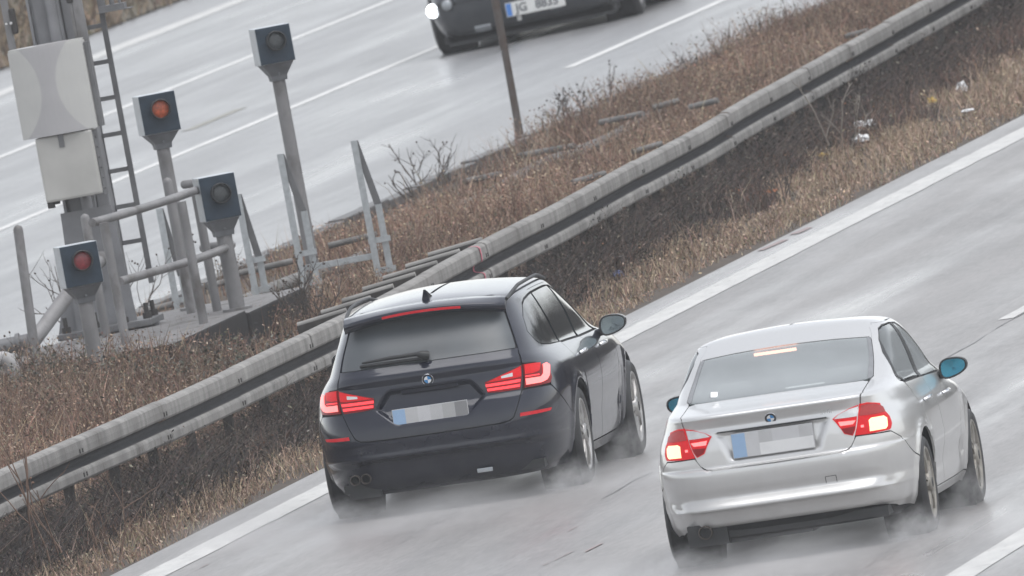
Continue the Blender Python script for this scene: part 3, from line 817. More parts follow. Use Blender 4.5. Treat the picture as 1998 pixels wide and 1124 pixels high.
def lamp_post(base, hp, zb, hb, wb, lens, label, rp=.053, foot=True, yaw=.33):
    o = empty('signal_lamp', base, label, 'signal lamp', 'boxy signal lamps on posts beside the mast')
    z0 = base[2]
    mb = MB(); mb.tube([(0, 0, -.05), (0, 0, hp - z0 + .01)], rp, 20)
    if foot: mb.tube([(0, 0, .0), (0, 0, .05)], [rp * 1.9, rp * 1.9], 16)
    mb.build('post', M['post_steel'], o)
    A = Matrix.Rotation(yaw, 4, 'Z')            # local -y is the lamp's face
    mb = MB(); a, b = rp + .008, wb * .44
    lo, hi = hp - z0, zb - z0
    vs = []
    for (s, d, z) in ((a, a, lo - .03), (a + .006, a + .005, lo + .012), (b, .112, hi)):
        vs += [A @ Vector((-s, -d, z)), A @ Vector((s, -d, z)), A @ Vector((s, d, z)), A @ Vector((-s, d, z))]
    fs = [(3, 2, 1, 0), (8, 9, 10, 11)]
    for q in (0, 4):
        for k in range(4): fs.append((q + k, q + (k + 1) % 4, q + 4 + (k + 1) % 4, q + 4 + k))
    mb.add(vs, fs)
    mb.tube([A @ Vector((0, -a - .004, lo + .025)), A @ Vector((0, -a - .022, lo + .025))], .010, 8)
    mb.build('neck', M['neck_steel'], o)
    T = A.copy(); T.translation = Vector((0, 0, hi + hb / 2))
    mb = MB(); D = .24
    mb.box((0, 0, 0), (wb, D, hb), bev=.006)
    mb.v = [tuple(T @ Vector(p)) for p in mb.v]
    h = mb.build('housing', M['box_side'], o)
    mb = MB(); mb.box((0, -D / 2 - .004, 0), (wb - .008, .012, hb - .008), bev=.003)
    for sx, sz in ((-.42, .42), (.42, -.42), (.42, .42), (-.42, -.42)): mb.box((sx * wb, -D / 2 - .012, sz * hb), (.012, .006, .012))
    mb.v = [tuple(T @ Vector(p)) for p in mb.v]
    mb.build('face_plate', M['box_dark'], o)
    F = T @ frame((.008, -D / 2 - .008, .03), (0, -1, 0))
    mb = MB(); mb.lathe([(.080, 0), (.080, .05), (.074, .055), (.070, .05), (.069, .012)], F, 32)
    hd = mb.build('lens_hood', M['trim'], o)
    mb = MB(); mb.lathe([(.0005, .022), (.03, .021), (.055, .018), (.0695, .010)], F, 32)
    mb.build('lens', M[lens], o)
    return o
lamp_post((-4.107, 35.64, .10), 2.00, 2.11, .30, .29, 'lens_black', 'boxy signal lamp with dark lens on the tallest grey post, right of the others')
lamp_post((-4.19, 29.1, .50), 1.83, 1.925, .312, .295, 'lens_orange', 'boxy signal lamp with orange lens on a post behind the bent rails')
lamp_post((-3.86, 21.2, .36), 1.035, 1.135, .32, .295, 'lens_redlamp', 'boxy signal lamp with dull red lens on a short post before the mast foot', foot=False, rp=.058)
lamp_post((-3.57, 27.16, .50), 1.145, 1.245, .345, .29, 'lens_black', 'boxy signal lamp with dark lens half behind the bent handrail', rp=.062)

# mast with cabinets and ladder
mast = empty('mast', (-4.55, 27.2, .55), 'broad grey steel mast with two pale cabinets and a ladder on the concrete base', 'mast')
def mpart(mb, name, mat, par=None):
    o = mb.build(name, mat); o.parent = par or mast
    if not par: o.matrix_parent_inverse = Matrix.Translation(-Vector(mast.location))
    return o
mb = MB()
mb.box((-4.62, 27.25, 2.3), (.22, .30, 3.5), bev=.03); mb.box((-4.505, 27.22, 2.3), (.02, .34, 3.5)); mb.box((-4.735, 27.22, 2.3), (.02, .34, 3.5))
mb.tube([(-4.56, 27.05, .6), (-4.56, 27.05, 4.05)], .045, 16)
mb.box((-4.44, 27.25, 2.3), (.10, .26, 3.5), bev=.01)
mpart(mb, 'column', M['mast_grey'])
mb = MB()       # flared foot with gusset plates
for sx in (-1, 1):
    mb.prism([(0, 0), (.20, 0), (.02, .62), (0, .62)], .025, frame((-4.57 + sx * .20, 27.05, .56), (0, 1, 0), (sx, 0, 0)) if sx > 0 else Matrix(((-1, 0, 0, -4.77), (0, 0, 1, 27.05), (0, 1, 0, .56), (0, 0, 0, 1))))
mb.prism([(-.24, 0), (.24, 0), (.20, .95), (-.20, .95)], .02, Matrix(((1, 0, 0, -4.57), (0, 0, 1, 27.0), (0, 1, 0, .56), (0, 0, 0, 1))))
mpart(mb, 'gusset', M['mast_grey'])
mb = MB(); mb.box((-4.56, 27.1, .575), (.74, .74, .05), bev=.008)
mpart(mb, 'base_plate', M['mast_dark'])
for x, y in ((-4.86, 26.8), (-4.62, 26.78), (-4.40, 26.78), (-4.24, 26.95), (-4.24, 27.3)):
    mb = MB(); mb.tube([(x, y, .58), (x, y, .72)], .018, 8); mb.tube([(x, y, .60), (x, y, .645)], .036, 6)
    mpart(mb, 'anchor_bolt', M['bolt'])
mb = MB(); mb.tube([(-4.58, 26.985, .90), (-4.58, 26.992, .90)], .045, 20)
mpart(mb, 'cover_disc', M['mast_grey'])
# upper cabinet: lens-shaped plan, hourglass of wet surface on the front
m_, nt_, N_, B_ = newmat('pale_cabinet_paint')
tc = N_.new('ShaderNodeTexCoord'); sp = N_.new('ShaderNodeSeparateXYZ'); nt_.links.new(tc.outputs['Object'], sp.inputs[0])
def mth(op, a, b=None, c=None):
    k = N_.new('ShaderNodeMath'); k.operation = op
    for i, q in enumerate((a, b, c)):
        if q is None: continue
        if isinstance(q, (int, float)): k.inputs[i].default_value = q
        else: nt_.links.new(q, k.inputs[i])
    return k.outputs[0]
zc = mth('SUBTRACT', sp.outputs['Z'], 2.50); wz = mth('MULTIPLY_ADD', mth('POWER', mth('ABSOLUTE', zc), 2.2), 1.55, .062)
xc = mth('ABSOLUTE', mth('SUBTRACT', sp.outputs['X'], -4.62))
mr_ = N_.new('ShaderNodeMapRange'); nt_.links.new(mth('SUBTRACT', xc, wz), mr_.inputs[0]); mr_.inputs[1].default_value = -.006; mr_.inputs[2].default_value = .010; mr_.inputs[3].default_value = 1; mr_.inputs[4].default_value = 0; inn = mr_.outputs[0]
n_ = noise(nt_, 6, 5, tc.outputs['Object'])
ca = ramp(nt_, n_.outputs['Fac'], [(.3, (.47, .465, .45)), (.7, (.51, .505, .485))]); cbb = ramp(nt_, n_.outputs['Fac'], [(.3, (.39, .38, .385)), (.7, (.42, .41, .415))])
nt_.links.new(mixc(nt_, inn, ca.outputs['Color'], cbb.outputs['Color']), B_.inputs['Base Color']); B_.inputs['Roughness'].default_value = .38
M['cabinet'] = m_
M['cabinet_low'] = simple('pale_lower_cabinet_paint', (.46, .45, .425), .4, var=.1, scale=4)
M['cabinet_side'] = simple('shaded_cabinet_edge', (.27, .265, .27), .45, var=.1, scale=4)
def lens_plan(x0, x1, y, front, back, n=14):
    f = [(x0 + (x1 - x0) * i / n, y - front * (1 - (2 * i / n - 1) ** 2)) for i in range(n + 1)]
    b = [(x1 + (x0 - x1) * i / n, y + .16 + back * (1 - (2 * i / n - 1) ** 2)) for i in range(n + 1)]
    return f + b
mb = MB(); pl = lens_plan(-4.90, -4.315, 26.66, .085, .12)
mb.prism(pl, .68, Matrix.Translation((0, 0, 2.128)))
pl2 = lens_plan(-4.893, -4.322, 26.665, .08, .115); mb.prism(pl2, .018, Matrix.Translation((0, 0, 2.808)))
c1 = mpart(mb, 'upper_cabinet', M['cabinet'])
mb = MB()
for k in range(3): mb.box((-4.318, 26.72, 2.775 - k * .03), (.012, .07, .012), bev=.003)
mpart(mb, 'vent_slots', M['cabinet_side'], c1)
mb = MB(); mb.box((-4.295, 26.78, 2.46), (.035, .12, .66)); mpart(mb, 'side_flange', M['mast_dark'], c1)
mb = MB(); mb.box((-4.585, 26.77, 1.872), (.445, .30, .505), bev=.02)
c2 = mpart(mb, 'lower_cabinet', M['cabinet_low'])
mb = MB(); mb.box((-4.605, 26.615, 2.075), (.042, .01, .10), bev=.003); mpart(mb, 'latch', M['mast_dark'], c2)
mb = MB(); mb.box((-4.36, 26.77, 1.86), (.012, .22, .5)); 
for k in range(6): mb.tube([(-4.352, 26.70, 2.06 - k * .08), (-4.340, 26.70, 2.06 - k * .08)], .010, 8)
mpart(mb, 'hinge_strip', M['mast_dark'], c2)
mb = MB(); mb.box((-4.78, 26.68, 1.60), (.05, .06, .05)); mb.box((-4.735, 26.68, 1.608), (.05, .04, .02)); mpart(mb, 'bracket_foot', M['bolt'], c2)
# bracket rails behind the upper cabinet
mb = MB()
mb.box((-4.895, 26.95, 3.05), (.055, .03, 1.0)); mb.box((-4.335, 26.95, 3.05), (.075, .05, 1.0)); mb.box((-4.385, 26.93, 3.05), (.022, .02, 1.0))
mb.box((-4.62, 26.98, 2.45), (.6, .05, .08))
mpart(mb, 'bracket_rail', M['post_steel'])
for x, z in ((-4.865, 3.04), (-4.405, 3.20)):
    mb = MB(); mb.box((x + .02, 26.92, z), (.05, .05, .20), bev=.015); mpart(mb, 'clamp', M['bolt'])
    mb = MB(); mb.tube([(x + .005, 26.89, z - .01), (x + .005, 26.87, z - .01)], .012, 8); mb.tube([(x - .035, 26.91, z - .01), (x - .035, 26.89, z - .01)], .010, 8); mpart(mb, 'bolt_head', M['chrome'])
# ladder
mb = MB(); mb.box((-4.215, 27.33, 1.98), (.040, .03, 2.26)); mb.box((-4.40, 27.36, 2.2), (.035, .03, 2.0))
lad = mpart(mb, 'ladder', M['mast_dark'])
for k in range(7):
    mb = MB(); mb.box((-4.305, 27.34, 1.19 + k * .281), (.16, .028, .034)); mpart(mb, 'rung', M['mast_dark'], lad)
mb = MB(); mb.box((-4.12, 27.3, 3.0), (.20, .16, .045)); mb.box((-4.10, 27.28, 2.975), (.26, .2, .006)); mb.box((-4.20, 27.3, 3.25), (.05, .06, .5)); mb.box((-4.30, 27.3, 3.16), (.14, .12, .08), bev=.01)
mb.tube([(-4.12, 27.3, 3.0), (-4.12, 27.3, 3.5)], .02, 8); mb.tube([(-4.06, 27.3, 3.0), (-4.06, 27.3, 3.5)], .012, 8)
mpart(mb, 'step_bracket', M['mast_dark'])
# slanting brace tube of the mast, with its clamp
mb = MB(); mb.tube([(-4.96, 25., .56), (-4.50, 25.6, 1.05), (-4.50, 26.9, 1.12)], [.058, .058, .058], 16)
sb = mb.build('brace_tube', M['post_steel']); tag(sb, 'thick slanting grey tube rising behind the short red lamp post', 'tube')
mb = MB(); mb.tube([(-5.7, 25., .63), (-4.90, 25., .655)], .062, 14); mb.tube([(-4.99, 25., .652), (-4.96, 25., .654)], .080, 14)
tag(mb.build('ground_tube', M['mast_dark']), 'dark horizontal tube with collar lying at the far left', 'tube')

# bent rail round the base
rl = empty('bent_handrail', (-3.9, 25.5, .55), 'grey tubular handrail bent back on itself around the mast base', 'handrail')
def rpart(mb, name, mat):
    o = mb.build(name, mat); o.parent = rl; o.matrix_parent_inverse = Matrix.Translation(-Vector(rl.location)); return o
def smooth(pts, k=6):
    out = []; n = len(pts); P = [Vector(p) for p in pts]
    for i in range(n - 1):
        p0, p1, p2, p3 = P[max(i - 1, 0)], P[i], P[i + 1], P[min(i + 2, n - 1)]
        for j in range(k):
            t = j / k
            out.append(.5 * ((2 * p1) + (p2 - p0) * t + (2 * p0 - 5 * p1 + 4 * p2 - p3) * t * t + (3 * p1 - p0 - 3 * p2 + p3) * t ** 3))
    return out + [P[-1]]
mb = MB(); mb.tube(smooth([(-4.09, 23.9, 1.5), (-3.97, 24.4, 1.5), (-3.86, 25.2, 1.5), (-3.75, 26.3, 1.5), (-3.70, 27.4, 1.5), (-3.68, 28.15, 1.5), (-3.72, 28.5, 1.5), (-3.86, 28.75, 1.5), (-4.06, 28.95, 1.5)]), .033, 12)
rpart(mb, 'top_rail', M['post_steel'])
mb = MB(); mb.tube(smooth([(-3.97, 23.95, 1.02), (-3.80, 24.75, 1.02), (-3.66, 25.5, 1.02), (-3.58, 26.6, 1.02), (-3.58, 27.5, 1.02), (-3.64, 27.8, 1.02), (-3.76, 27.95, 1.02), (-3.88, 28.05, 1.02)]), .033, 12)
rpart(mb, 'middle_rail', M['post_steel'])
for x, y, zb, zt_ in ((-3.98, 23.75, .5, 1.49), (-3.55, 25.06, .54, 1.5), (-3.81, 27.75, .5, 1.5)):
    mb = MB(); mb.tube([(x, y, zb), (x, y, zt_)], .036, 12); rpart(mb, 'post', M['post_steel'])
def bollard(pts, r, label, g='round-topped grey steel tubes'):
    mb = MB(); p = [Vector(q) for q in pts]; d = (p[-1] - p[-2]).normalized()
    P = p[:-1] + [p[-1] - d * r, p[-1] - d * r * .5, p[-1] - d * r * .15, p[-1]]
    Rr = [r] * len(p[:-1]) + [r, r * .87, r * .5, r * .12]
    mb.tube(P, Rr, 14)
    return tag(mb.build('tube_bollard', M['post_steel']), label, 'bollard', g)
bollard([(-4.683, 23.64, .25), (-4.621, 23.64, 1.593)], .038, 'tall round-topped grey tube bollard leaning at the far left')
bollard([(-4.445, 26.0, .54), (-4.443, 26.0, 1.511)], .036, 'round-topped grey tube standing between the red lamp and the mast')
bollard([(-4.09, 28.3, .52), (-4.09, 28.3, 1.60)], .038, 'round-topped grey tube close before the orange lamp post')
mb = MB(); mb.tube(smooth([(-4.66, 21.0, .64), (-4.56, 21.0, .70), (-4.49, 21., .68), (-4.455, 21., .54), (-4.45, 21., .25)]), .058, 14)
tag(mb.build('bent_tube', M['pale_tube']), 'pale bent tube hooking down into the ground at the far left', 'tube')

# galvanised frames: a flat bar and a longer sloping bar joined at the top
def frame_post(x, y, z0, h, jx, jh, sx, label):
    o = empty('steel_frame', (x, y, z0), label, 'steel frame', 'narrow galvanised frames in the median')
    mb = MB(); mb.box((.0, 0, h / 2 - .05), (.052, .008, h + .1)); mb.box((-.022, .03, h / 2 - .05), (.008, .06, h + .1))
    mb.build('front_bar', M['galv_new'], o)
    mb = MB()
    mb.prism([(-.018, h - .005), (.028, h - .005), (jx + .032, jh), (jx - .026, jh)], .008, Matrix(((1, 0, 0, 0), (0, 0, 1, .034), (0, 1, 0, 0), (0, 0, 0, 1))))
    mb.build('sloping_plate', M['mast_dark'], o)
    mb = MB(); mb.box(((jx + sx) / 2, .04, jh / 2 - .05), (.052, .008, jh + .1), Matrix.Rotation(0, 3, 'Y')); mb.box(((jx + sx) / 2 - .022, .07, jh / 2 - .05), (.008, .06, jh + .1))
    mb.build('rear_bar', M['galv_new'], o)
    for z in (.28, .52):
        mb = MB(); mb.box((jx * .5 + .01, .02, z if jh > .5 else z * .6), (jx + .09, .012, .045)); mb.build('tie_plate', M['galv_new'], o)
    return o
frame_post(-4.03, 34.39, .10, 1.33, .09, .85, .11, 'galvanised steel frame standing against the tallest lamp post')
frame_post(-3.43, 34.39, .10, 1.33, .09, .80, .10, 'galvanised steel frame right of the tallest lamp post, close behind the barrier')
frame_post(-5.13, 34.86, .10, 1.06, .07, .50, .08, 'galvanised steel frame behind the bent handrail')
frame_post(-4.49, 34.86, .10, 1.06, .07, .52, .08, 'galvanised steel frame right of the half-hidden dark-lens lamp')
mb = MB(); mb.box((-3.73, 34.44, .50), (.62, .012, .05), bev=.003)
tag(mb.build('tie_bar', M['galv_new']), 'level galvanised bar joining the two frames beside the tallest lamp post', 'bar')

# rusty pole
mb = MB(); mb.tube([(-6.225, 65.6, .08), (-6.222, 65.6, .5), (-6.22, 65.6, 1.0), (-6.222, 65.6, 1.02), (-6.225, 65.6, 2.9)], [.036, .034, .033, .037, .033], 14)
tag(mb.build('rusty_pole', M['rust']), 'thin rusty pole with flaking grey paint standing at the kerb', 'pole')
# ------------------------------------------------------------------ cars
def pchip(xs, ys):
    xs = np.array(xs, float); ys = np.array(ys, float)
    h = np.diff(xs); d = np.diff(ys) / h
    m = np.zeros(len(xs)); m[0], m[-1] = d[0], d[-1]
    for i in range(1, len(xs) - 1):
        if d[i - 1] * d[i] > 0:
            w1, w2 = 2 * h[i] + h[i - 1], h[i] + 2 * h[i - 1]
            m[i] = (w1 + w2) / (w1 / d[i - 1] + w2 / d[i])
    def f(t):
        t = np.clip(np.asarray(t, float), xs[0], xs[-1]); i = np.clip(np.searchsorted(xs, t, 'right') - 1, 0, len(h) - 1)
        s = (t - xs[i]) / h[i]; s2 = s * s; s3 = s2 * s
        return (2 * s3 - 3 * s2 + 1) * ys[i] + (s3 - 2 * s2 + s) * h[i] * m[i] + (3 * s2 - 2 * s3) * ys[i + 1] + (s3 - s2) * h[i] * m[i + 1]
    return f

class Body:
    """closed body surface: horizontal rings (v = level) of rounded-rectangle plan; p runs 0 rear centre, 1 rear corner, 2 mid side, 3 front corner, 4 front centre; negative = left"""
    def __init__(s, W, R, F, nR, nF, ymid, barrel, drop, crown, feat=None):
        s.W = pchip(*zip(*W)); s.R = pchip(*zip(*R)); s.F = pchip(*zip(*F)); s.nR = pchip(*zip(*nR)); s.nF = pchip(*zip(*nF))
        s.ym, s.barrel, s.drop, s.crown, s.feat = ymid, barrel, drop, crown, feat
        s.vtop = W[-1][0]
        vv = np.linspace(W[0][0], s.vtop, 4000)
        dv = np.diff(vv); dm = np.maximum(np.abs(np.diff(s.W(vv))), np.abs(np.diff(s.R(vv))))
        s.vv = vv; s.mv_ = np.concatenate([[0], np.cumsum(np.sqrt(dv ** 2 + dm ** 2))])
        s.W0 = float(s.W(.7)); s.D0 = ymid - float(s.R(.7)); s.D1 = float(s.F(.5)) - ymid
        s.knots = sorted(set([a for a, _ in W] + [a for a, _ in R]))
    def mv(s, v): return np.interp(v, s.vv, s.mv_)
    def vm(s, m): return np.interp(m, s.mv_, s.vv)
    def mp(s, p):
        a = np.abs(p); return np.sign(p) * np.interp(a, [0, 1, 2, 3, 4, 5, 6], np.cumsum([0, s.W0, s.D0, s.D1, s.W0, s.W0, s.D1]))
    def pm(s, m):
        a = np.abs(m); return np.sign(m) * np.interp(a, np.cumsum([0, s.W0, s.D0, s.D1, s.W0, s.W0, s.D1]), [0, 1, 2, 3, 4, 5, 6])
    def S0(s, p, v):
        p = np.asarray(p, float); v = np.asarray(v, float)
        p = np.where(p > 4, p - 8, p); p = np.where(p < -4, p + 8, p)
        a_ = np.abs(p); rear = a_ <= 2; q = np.where(rear, a_, 4 - a_)
        ca = np.minimum(q, 1); cb = np.where(q <= 1, 1, 2 - q)
        n = np.where(rear, s.nR(v), s.nF(v))
        k = (ca ** n + cb ** n) ** (-1 / n)
        x = np.where(p < 0, -1, 1) * k * ca * s.W(v)
        y = np.where(rear, s.ym - k * cb * (s.ym - s.R(v)), s.ym + k * cb * (s.F(v) - s.ym))
        b, yb = s.barrel
        x = x * (1 - b * ((y - yb) / 1.6) ** 2)
        kd, yc, v0, v1 = s.drop; wgt = sstep(v0, v1, v)
        kc, cw = s.crown
        z = v + wgt * (-kd * (y - yc) ** 2 + kc * np.maximum(0, 1 - (x / cw) ** 2))
        return np.stack([x, y, z], -1)
    def nrm(s, p, v, f):
        e = .004
        p0, v0 = s.mp(p), s.mv(v)
        a = f(s.pm(p0 + e), v) - f(s.pm(p0 - e), v); b = f(p, s.vm(np.minimum(v0 + e, s.mv_[-1]))) - f(p, s.vm(np.maximum(v0 - e, 0)))
        n = np.cross(a, b); L = np.linalg.norm(n, axis=-1, keepdims=True)
        return n / np.maximum(L, 1e-12)
    def S(s, p, v):
        P = s.S0(p, v)
        if s.feat is None: return P
        N = s.nrm(p, v, s.S0)
        return P + N * s.feat(P[..., 0], P[..., 1], P[..., 2])[..., None]
    def N(s, p, v): return s.nrm(p, v, s.S)
    def inv(s, val, z, axis, lo, hi):
        v = z
        for _ in range(6):
            a, b = lo, hi
            for _ in range(34):
                m = (a + b) / 2
                if s.S0(m, v)[axis] < val: a = m
                else: b = m
            v = v + (z - s.S0(a, v)[2]); v = min(max(v, s.vv[0]), s.vtop)
        return (a, v)
    def r(s, x, z): return s.inv(x, z, 0, 0, 1.45) if x >= 0 else (lambda q: (-q[0], q[1]))(s.inv(-x, z, 0, 0, 1.45))
    def s_(s, y, z): return s.inv(y, z, 1, .75, 3.4)
    def fr(s, x, z):
        q = s.inv(-abs(x), z, 0, -4, -2.6) if False else None
        a, b = 2.6, 4.0
        for _ in range(34):
            m = (a + b) / 2
            if s.S0(m, z)[0] > abs(x): a = m
            else: b = m
        return (a, z) if x >= 0 else (8 - a, z)

def inpoly(px, py, poly):
    poly = np.asarray(poly); x1, y1 = poly[:, 0], poly[:, 1]; x2, y2 = np.roll(x1, -1), np.roll(y1, -1)
    c = np.zeros(len(px), bool)
    for a, b, d, e in zip(x1, y1, x2, y2):
        if b == e: continue
        t = ((b > py) != (e > py)) & (px < (d - a) * (py - b) / (e - b) + a)
        c ^= t
    return c

def resample(poly, step):
    out = []
    n = len(poly)
    for i in range(n):
        a = np.array(poly[i]); b = np.array(poly[(i + 1) % n]); L = np.linalg.norm(b - a)
        k = max(1, int(math.ceil(L / step)))
        for j in range(k): out.append(a + (b - a) * j / k)
    return np.array(out)

def inset(poly, d):
    P = np.asarray(poly)
    e = np.roll(P, -1, 0) - P; L = np.linalg.norm(e, axis=1, keepdims=True); e = e / np.maximum(L, 1e-9)
    area = .5 * np.sum(P[:, 0] * np.roll(P[:, 1], -1) - np.roll(P[:, 0], -1) * P[:, 1])
    sg = 1 if area > 0 else -1
    n = np.stack([-e[:, 1], e[:, 0]], 1) * sg
    m = n + np.roll(n, 1, 0); ml = np.linalg.norm(m, axis=1, keepdims=True); m = m / np.maximum(ml, 1e-9)
    c = np.maximum((m * n).sum(1, keepdims=True), .5)
    return P + m * d / c

def panel(B, name, outline, mat, parent, off=0., thick=.014, step=.035, gap=.0035, gutter=True, flip=1):
    """one body panel: outline is a list of (p, v)"""
    o2 = [(float(B.mp(p)), float(B.mv(v))) for p, v in outline]
    bd = resample(o2, step)
    keep = [0]
    for i in range(1, len(bd)):
        if np.linalg.norm(bd[i] - bd[keep[-1]]) > .004: keep.append(i)
    bd = bd[keep]; raw = bd.copy()
    bd = inset(bd, gap)
    lo, hi = bd.min(0), bd.max(0)
    xs = np.arange(lo[0] + step * .5, hi[0], step)
    kn = [float(B.mv(k)) for k in B.knots if lo[1] < B.mv(k) < hi[1]]
    ysr = sorted(set(list(np.arange(lo[1] + step * .5, hi[1], step)) + kn)); y2 = []
    for y in ysr:
        if not y2 or y - y2[-1] > .005: y2.append(y)
    gx, gy = np.meshgrid(xs, y2); gx, gy = gx.ravel(), gy.ravel()
    sh = inset(bd, step * .33)
    k = inpoly(gx, gy, sh)
    d2 = np.full(len(gx), 9.)
    for q in bd: d2 = np.minimum(d2, (gx - q[0]) ** 2 + (gy - q[1]) ** 2)
    k &= d2 > (step * .3) ** 2
    pts = np.concatenate([bd, np.stack([gx[k], gy[k]], 1)]); nb = len(bd)
    res = delaunay_2d_cdt([Vector(q) for q in pts], [(i, (i + 1) % nb) for i in range(nb)], [], 0, 1e-6)
    V2 = np.array([(q[0], q[1]) for q in res[0]]); T = np.array([f for f in res[2] if len(f) == 3])
    c = V2[T].mean(1); T = T[inpoly(c[:, 0], c[:, 1], bd)]
    p = B.pm(V2[:, 0]); vv = B.vm(V2[:, 1])
    N = B.N(p, vv); P = B.S(p, vv) + N * off
    # wind to match normal
    tn = np.cross(P[T[:, 1]] - P[T[:, 0]], P[T[:, 2]] - P[T[:, 0]])
    fl = (tn * N[T[:, 0]]).sum(1) < 0; T[fl] = T[fl][:, ::-1]
    E = {}
    for t in T:
        for a, b in ((t[0], t[1]), (t[1], t[2]), (t[2], t[0])): E[(a, b)] = 1
    bedges = [(a, b) for a, b in E if (b, a) not in E]
    nv = len(P); used = sorted(set(i for e in bedges for i in e)); mpn = {q: nv + i for i, q in enumerate(used)}
    Vall = np.concatenate([P, P[used] - N[used] * thick]) if used else P
    faces = [tuple(t) for t in T.tolist()] + [(b, a, mpn[a], mpn[b]) for a, b in bedges]
    nt3 = len(T)
    mats = [M[mat]]; mi = [0] * len(faces)
    if gutter:
        rb = raw; wd = .016
        pin = inset(rb, wd); pout = inset(rb, -wd); n = len(rb)
        for arr in (pin, pout):
            pass
        g = np.concatenate([pin, pout]); gp = B.pm(g[:, 0]); gv = B.vm(np.clip(g[:, 1], 0, B.mv_[-1]))
        G_ = B.S(gp, gv) - B.N(gp, gv) * (thick * .9 - min(off, 0))
        b0 = len(Vall); Vall = np.concatenate([Vall, G_])
        for i in range(n):
            j = (i + 1) % n; faces.append((b0 + i, b0 + j, b0 + n + j, b0 + n + i)); mi.append(1)
        mats.append(M['inner'])
    me = bpy.data.meshes.new(name); me.from_pydata(Vall.tolist(), [], faces)
    me.polygons.foreach_set('material_index', mi)
    sm = [True] * nt3 + [False] * (len(faces) - nt3); me.polygons.foreach_set('use_smooth', sm)
    me.update()
    ln = np.zeros((len(me.loops), 3), np.float32)
    lv = np.zeros(len(me.loops), np.int32); me.loops.foreach_get('vertex_index', lv)
    fn = np.zeros((len(me.polygons), 3), np.float32); me.polygons.foreach_get('normal', fn.ravel()) if False else None
    q = 0
    for i, f in enumerate(faces):
        L = len(f)
        if i < nt3: ln[q:q + L] = N[list(f)]
        else: ln[q:q + L] = np.array(me.polygons[i].normal)
        q += L
    me.normals_split_custom_set(ln.tolist())
    return link(name, me, mats, parent)

def lrpair(B, name, outline, mat, parent, **k):
    a = panel(B, name, outline, mat, parent, **k)
    b = panel(B, name, [(-p, v) for p, v in outline], mat, parent, **k)
    return a, b

def mirror_poly(right):
    """right half outline from bottom centre up to top centre -> closed symmetrical outline"""
    return list(right) + [(-p, v) for p, v in reversed(right) if abs(p) > 1e-6]

def arch(B, yc, zc, r, a0, a1, n=16):
    out = []
    for i in range(n + 1):
        a = R_(a0 + (a1 - a0) * i / n); out.append(B.s_(yc + r * math.cos(a), zc + r * math.sin(a)))
    return out

def inner_shell(B, parent, holes, wheels, v0, d=.075):
    ps = np.concatenate([np.linspace(-4, 4, 161)]); vs = [v0]
    m = np.linspace(B.mv(v0), B.mv_[-1] - 1e-4, 46); vs = B.vm(m)
    Pm, Vm = np.meshgrid(ps, vs, indexing='ij')
    N = B.nrm(Pm, Vm, B.S0); P = B.S0(Pm, Vm) - N * d
    nx, ny = Pm.shape; idx = np.arange(nx * ny).reshape(nx, ny)
    fs = []
    pc = (Pm[:-1, :-1] + Pm[1:, 1:]) / 2; vc = (Vm[:-1, :-1] + Vm[1:, 1:]) / 2
    cx = B.mp(pc).ravel(); cy = B.mv(vc).ravel(); kill = np.zeros(len(cx), bool)
    for h in holes:
        kill |= inpoly(cx, cy, [(float(B.mp(p)), float(B.mv(v))) for p, v in h])
    C3 = B.S0(pc, vc).reshape(-1, 3)
    for yw, zw, rw in wheels: kill |= ((C3[:, 1] - yw) ** 2 + (C3[:, 2] - zw) ** 2 < rw ** 2) & (np.abs(C3[:, 0]) > .5)
    k = 0
    for i in range(nx - 1):
        for j in range(ny - 1):
            if not kill[k]: fs.append((int(idx[i, j]), int(idx[i + 1, j]), int(idx[i + 1, j + 1]), int(idx[i, j + 1])))
            k += 1
    me = bpy.data.meshes.new('body_shell'); me.from_pydata(P.reshape(-1, 3).tolist(), [], fs); me.update()
    for f in me.polygons: f.use_smooth = True
    return link('body_shell', me, M['inner'], parent)

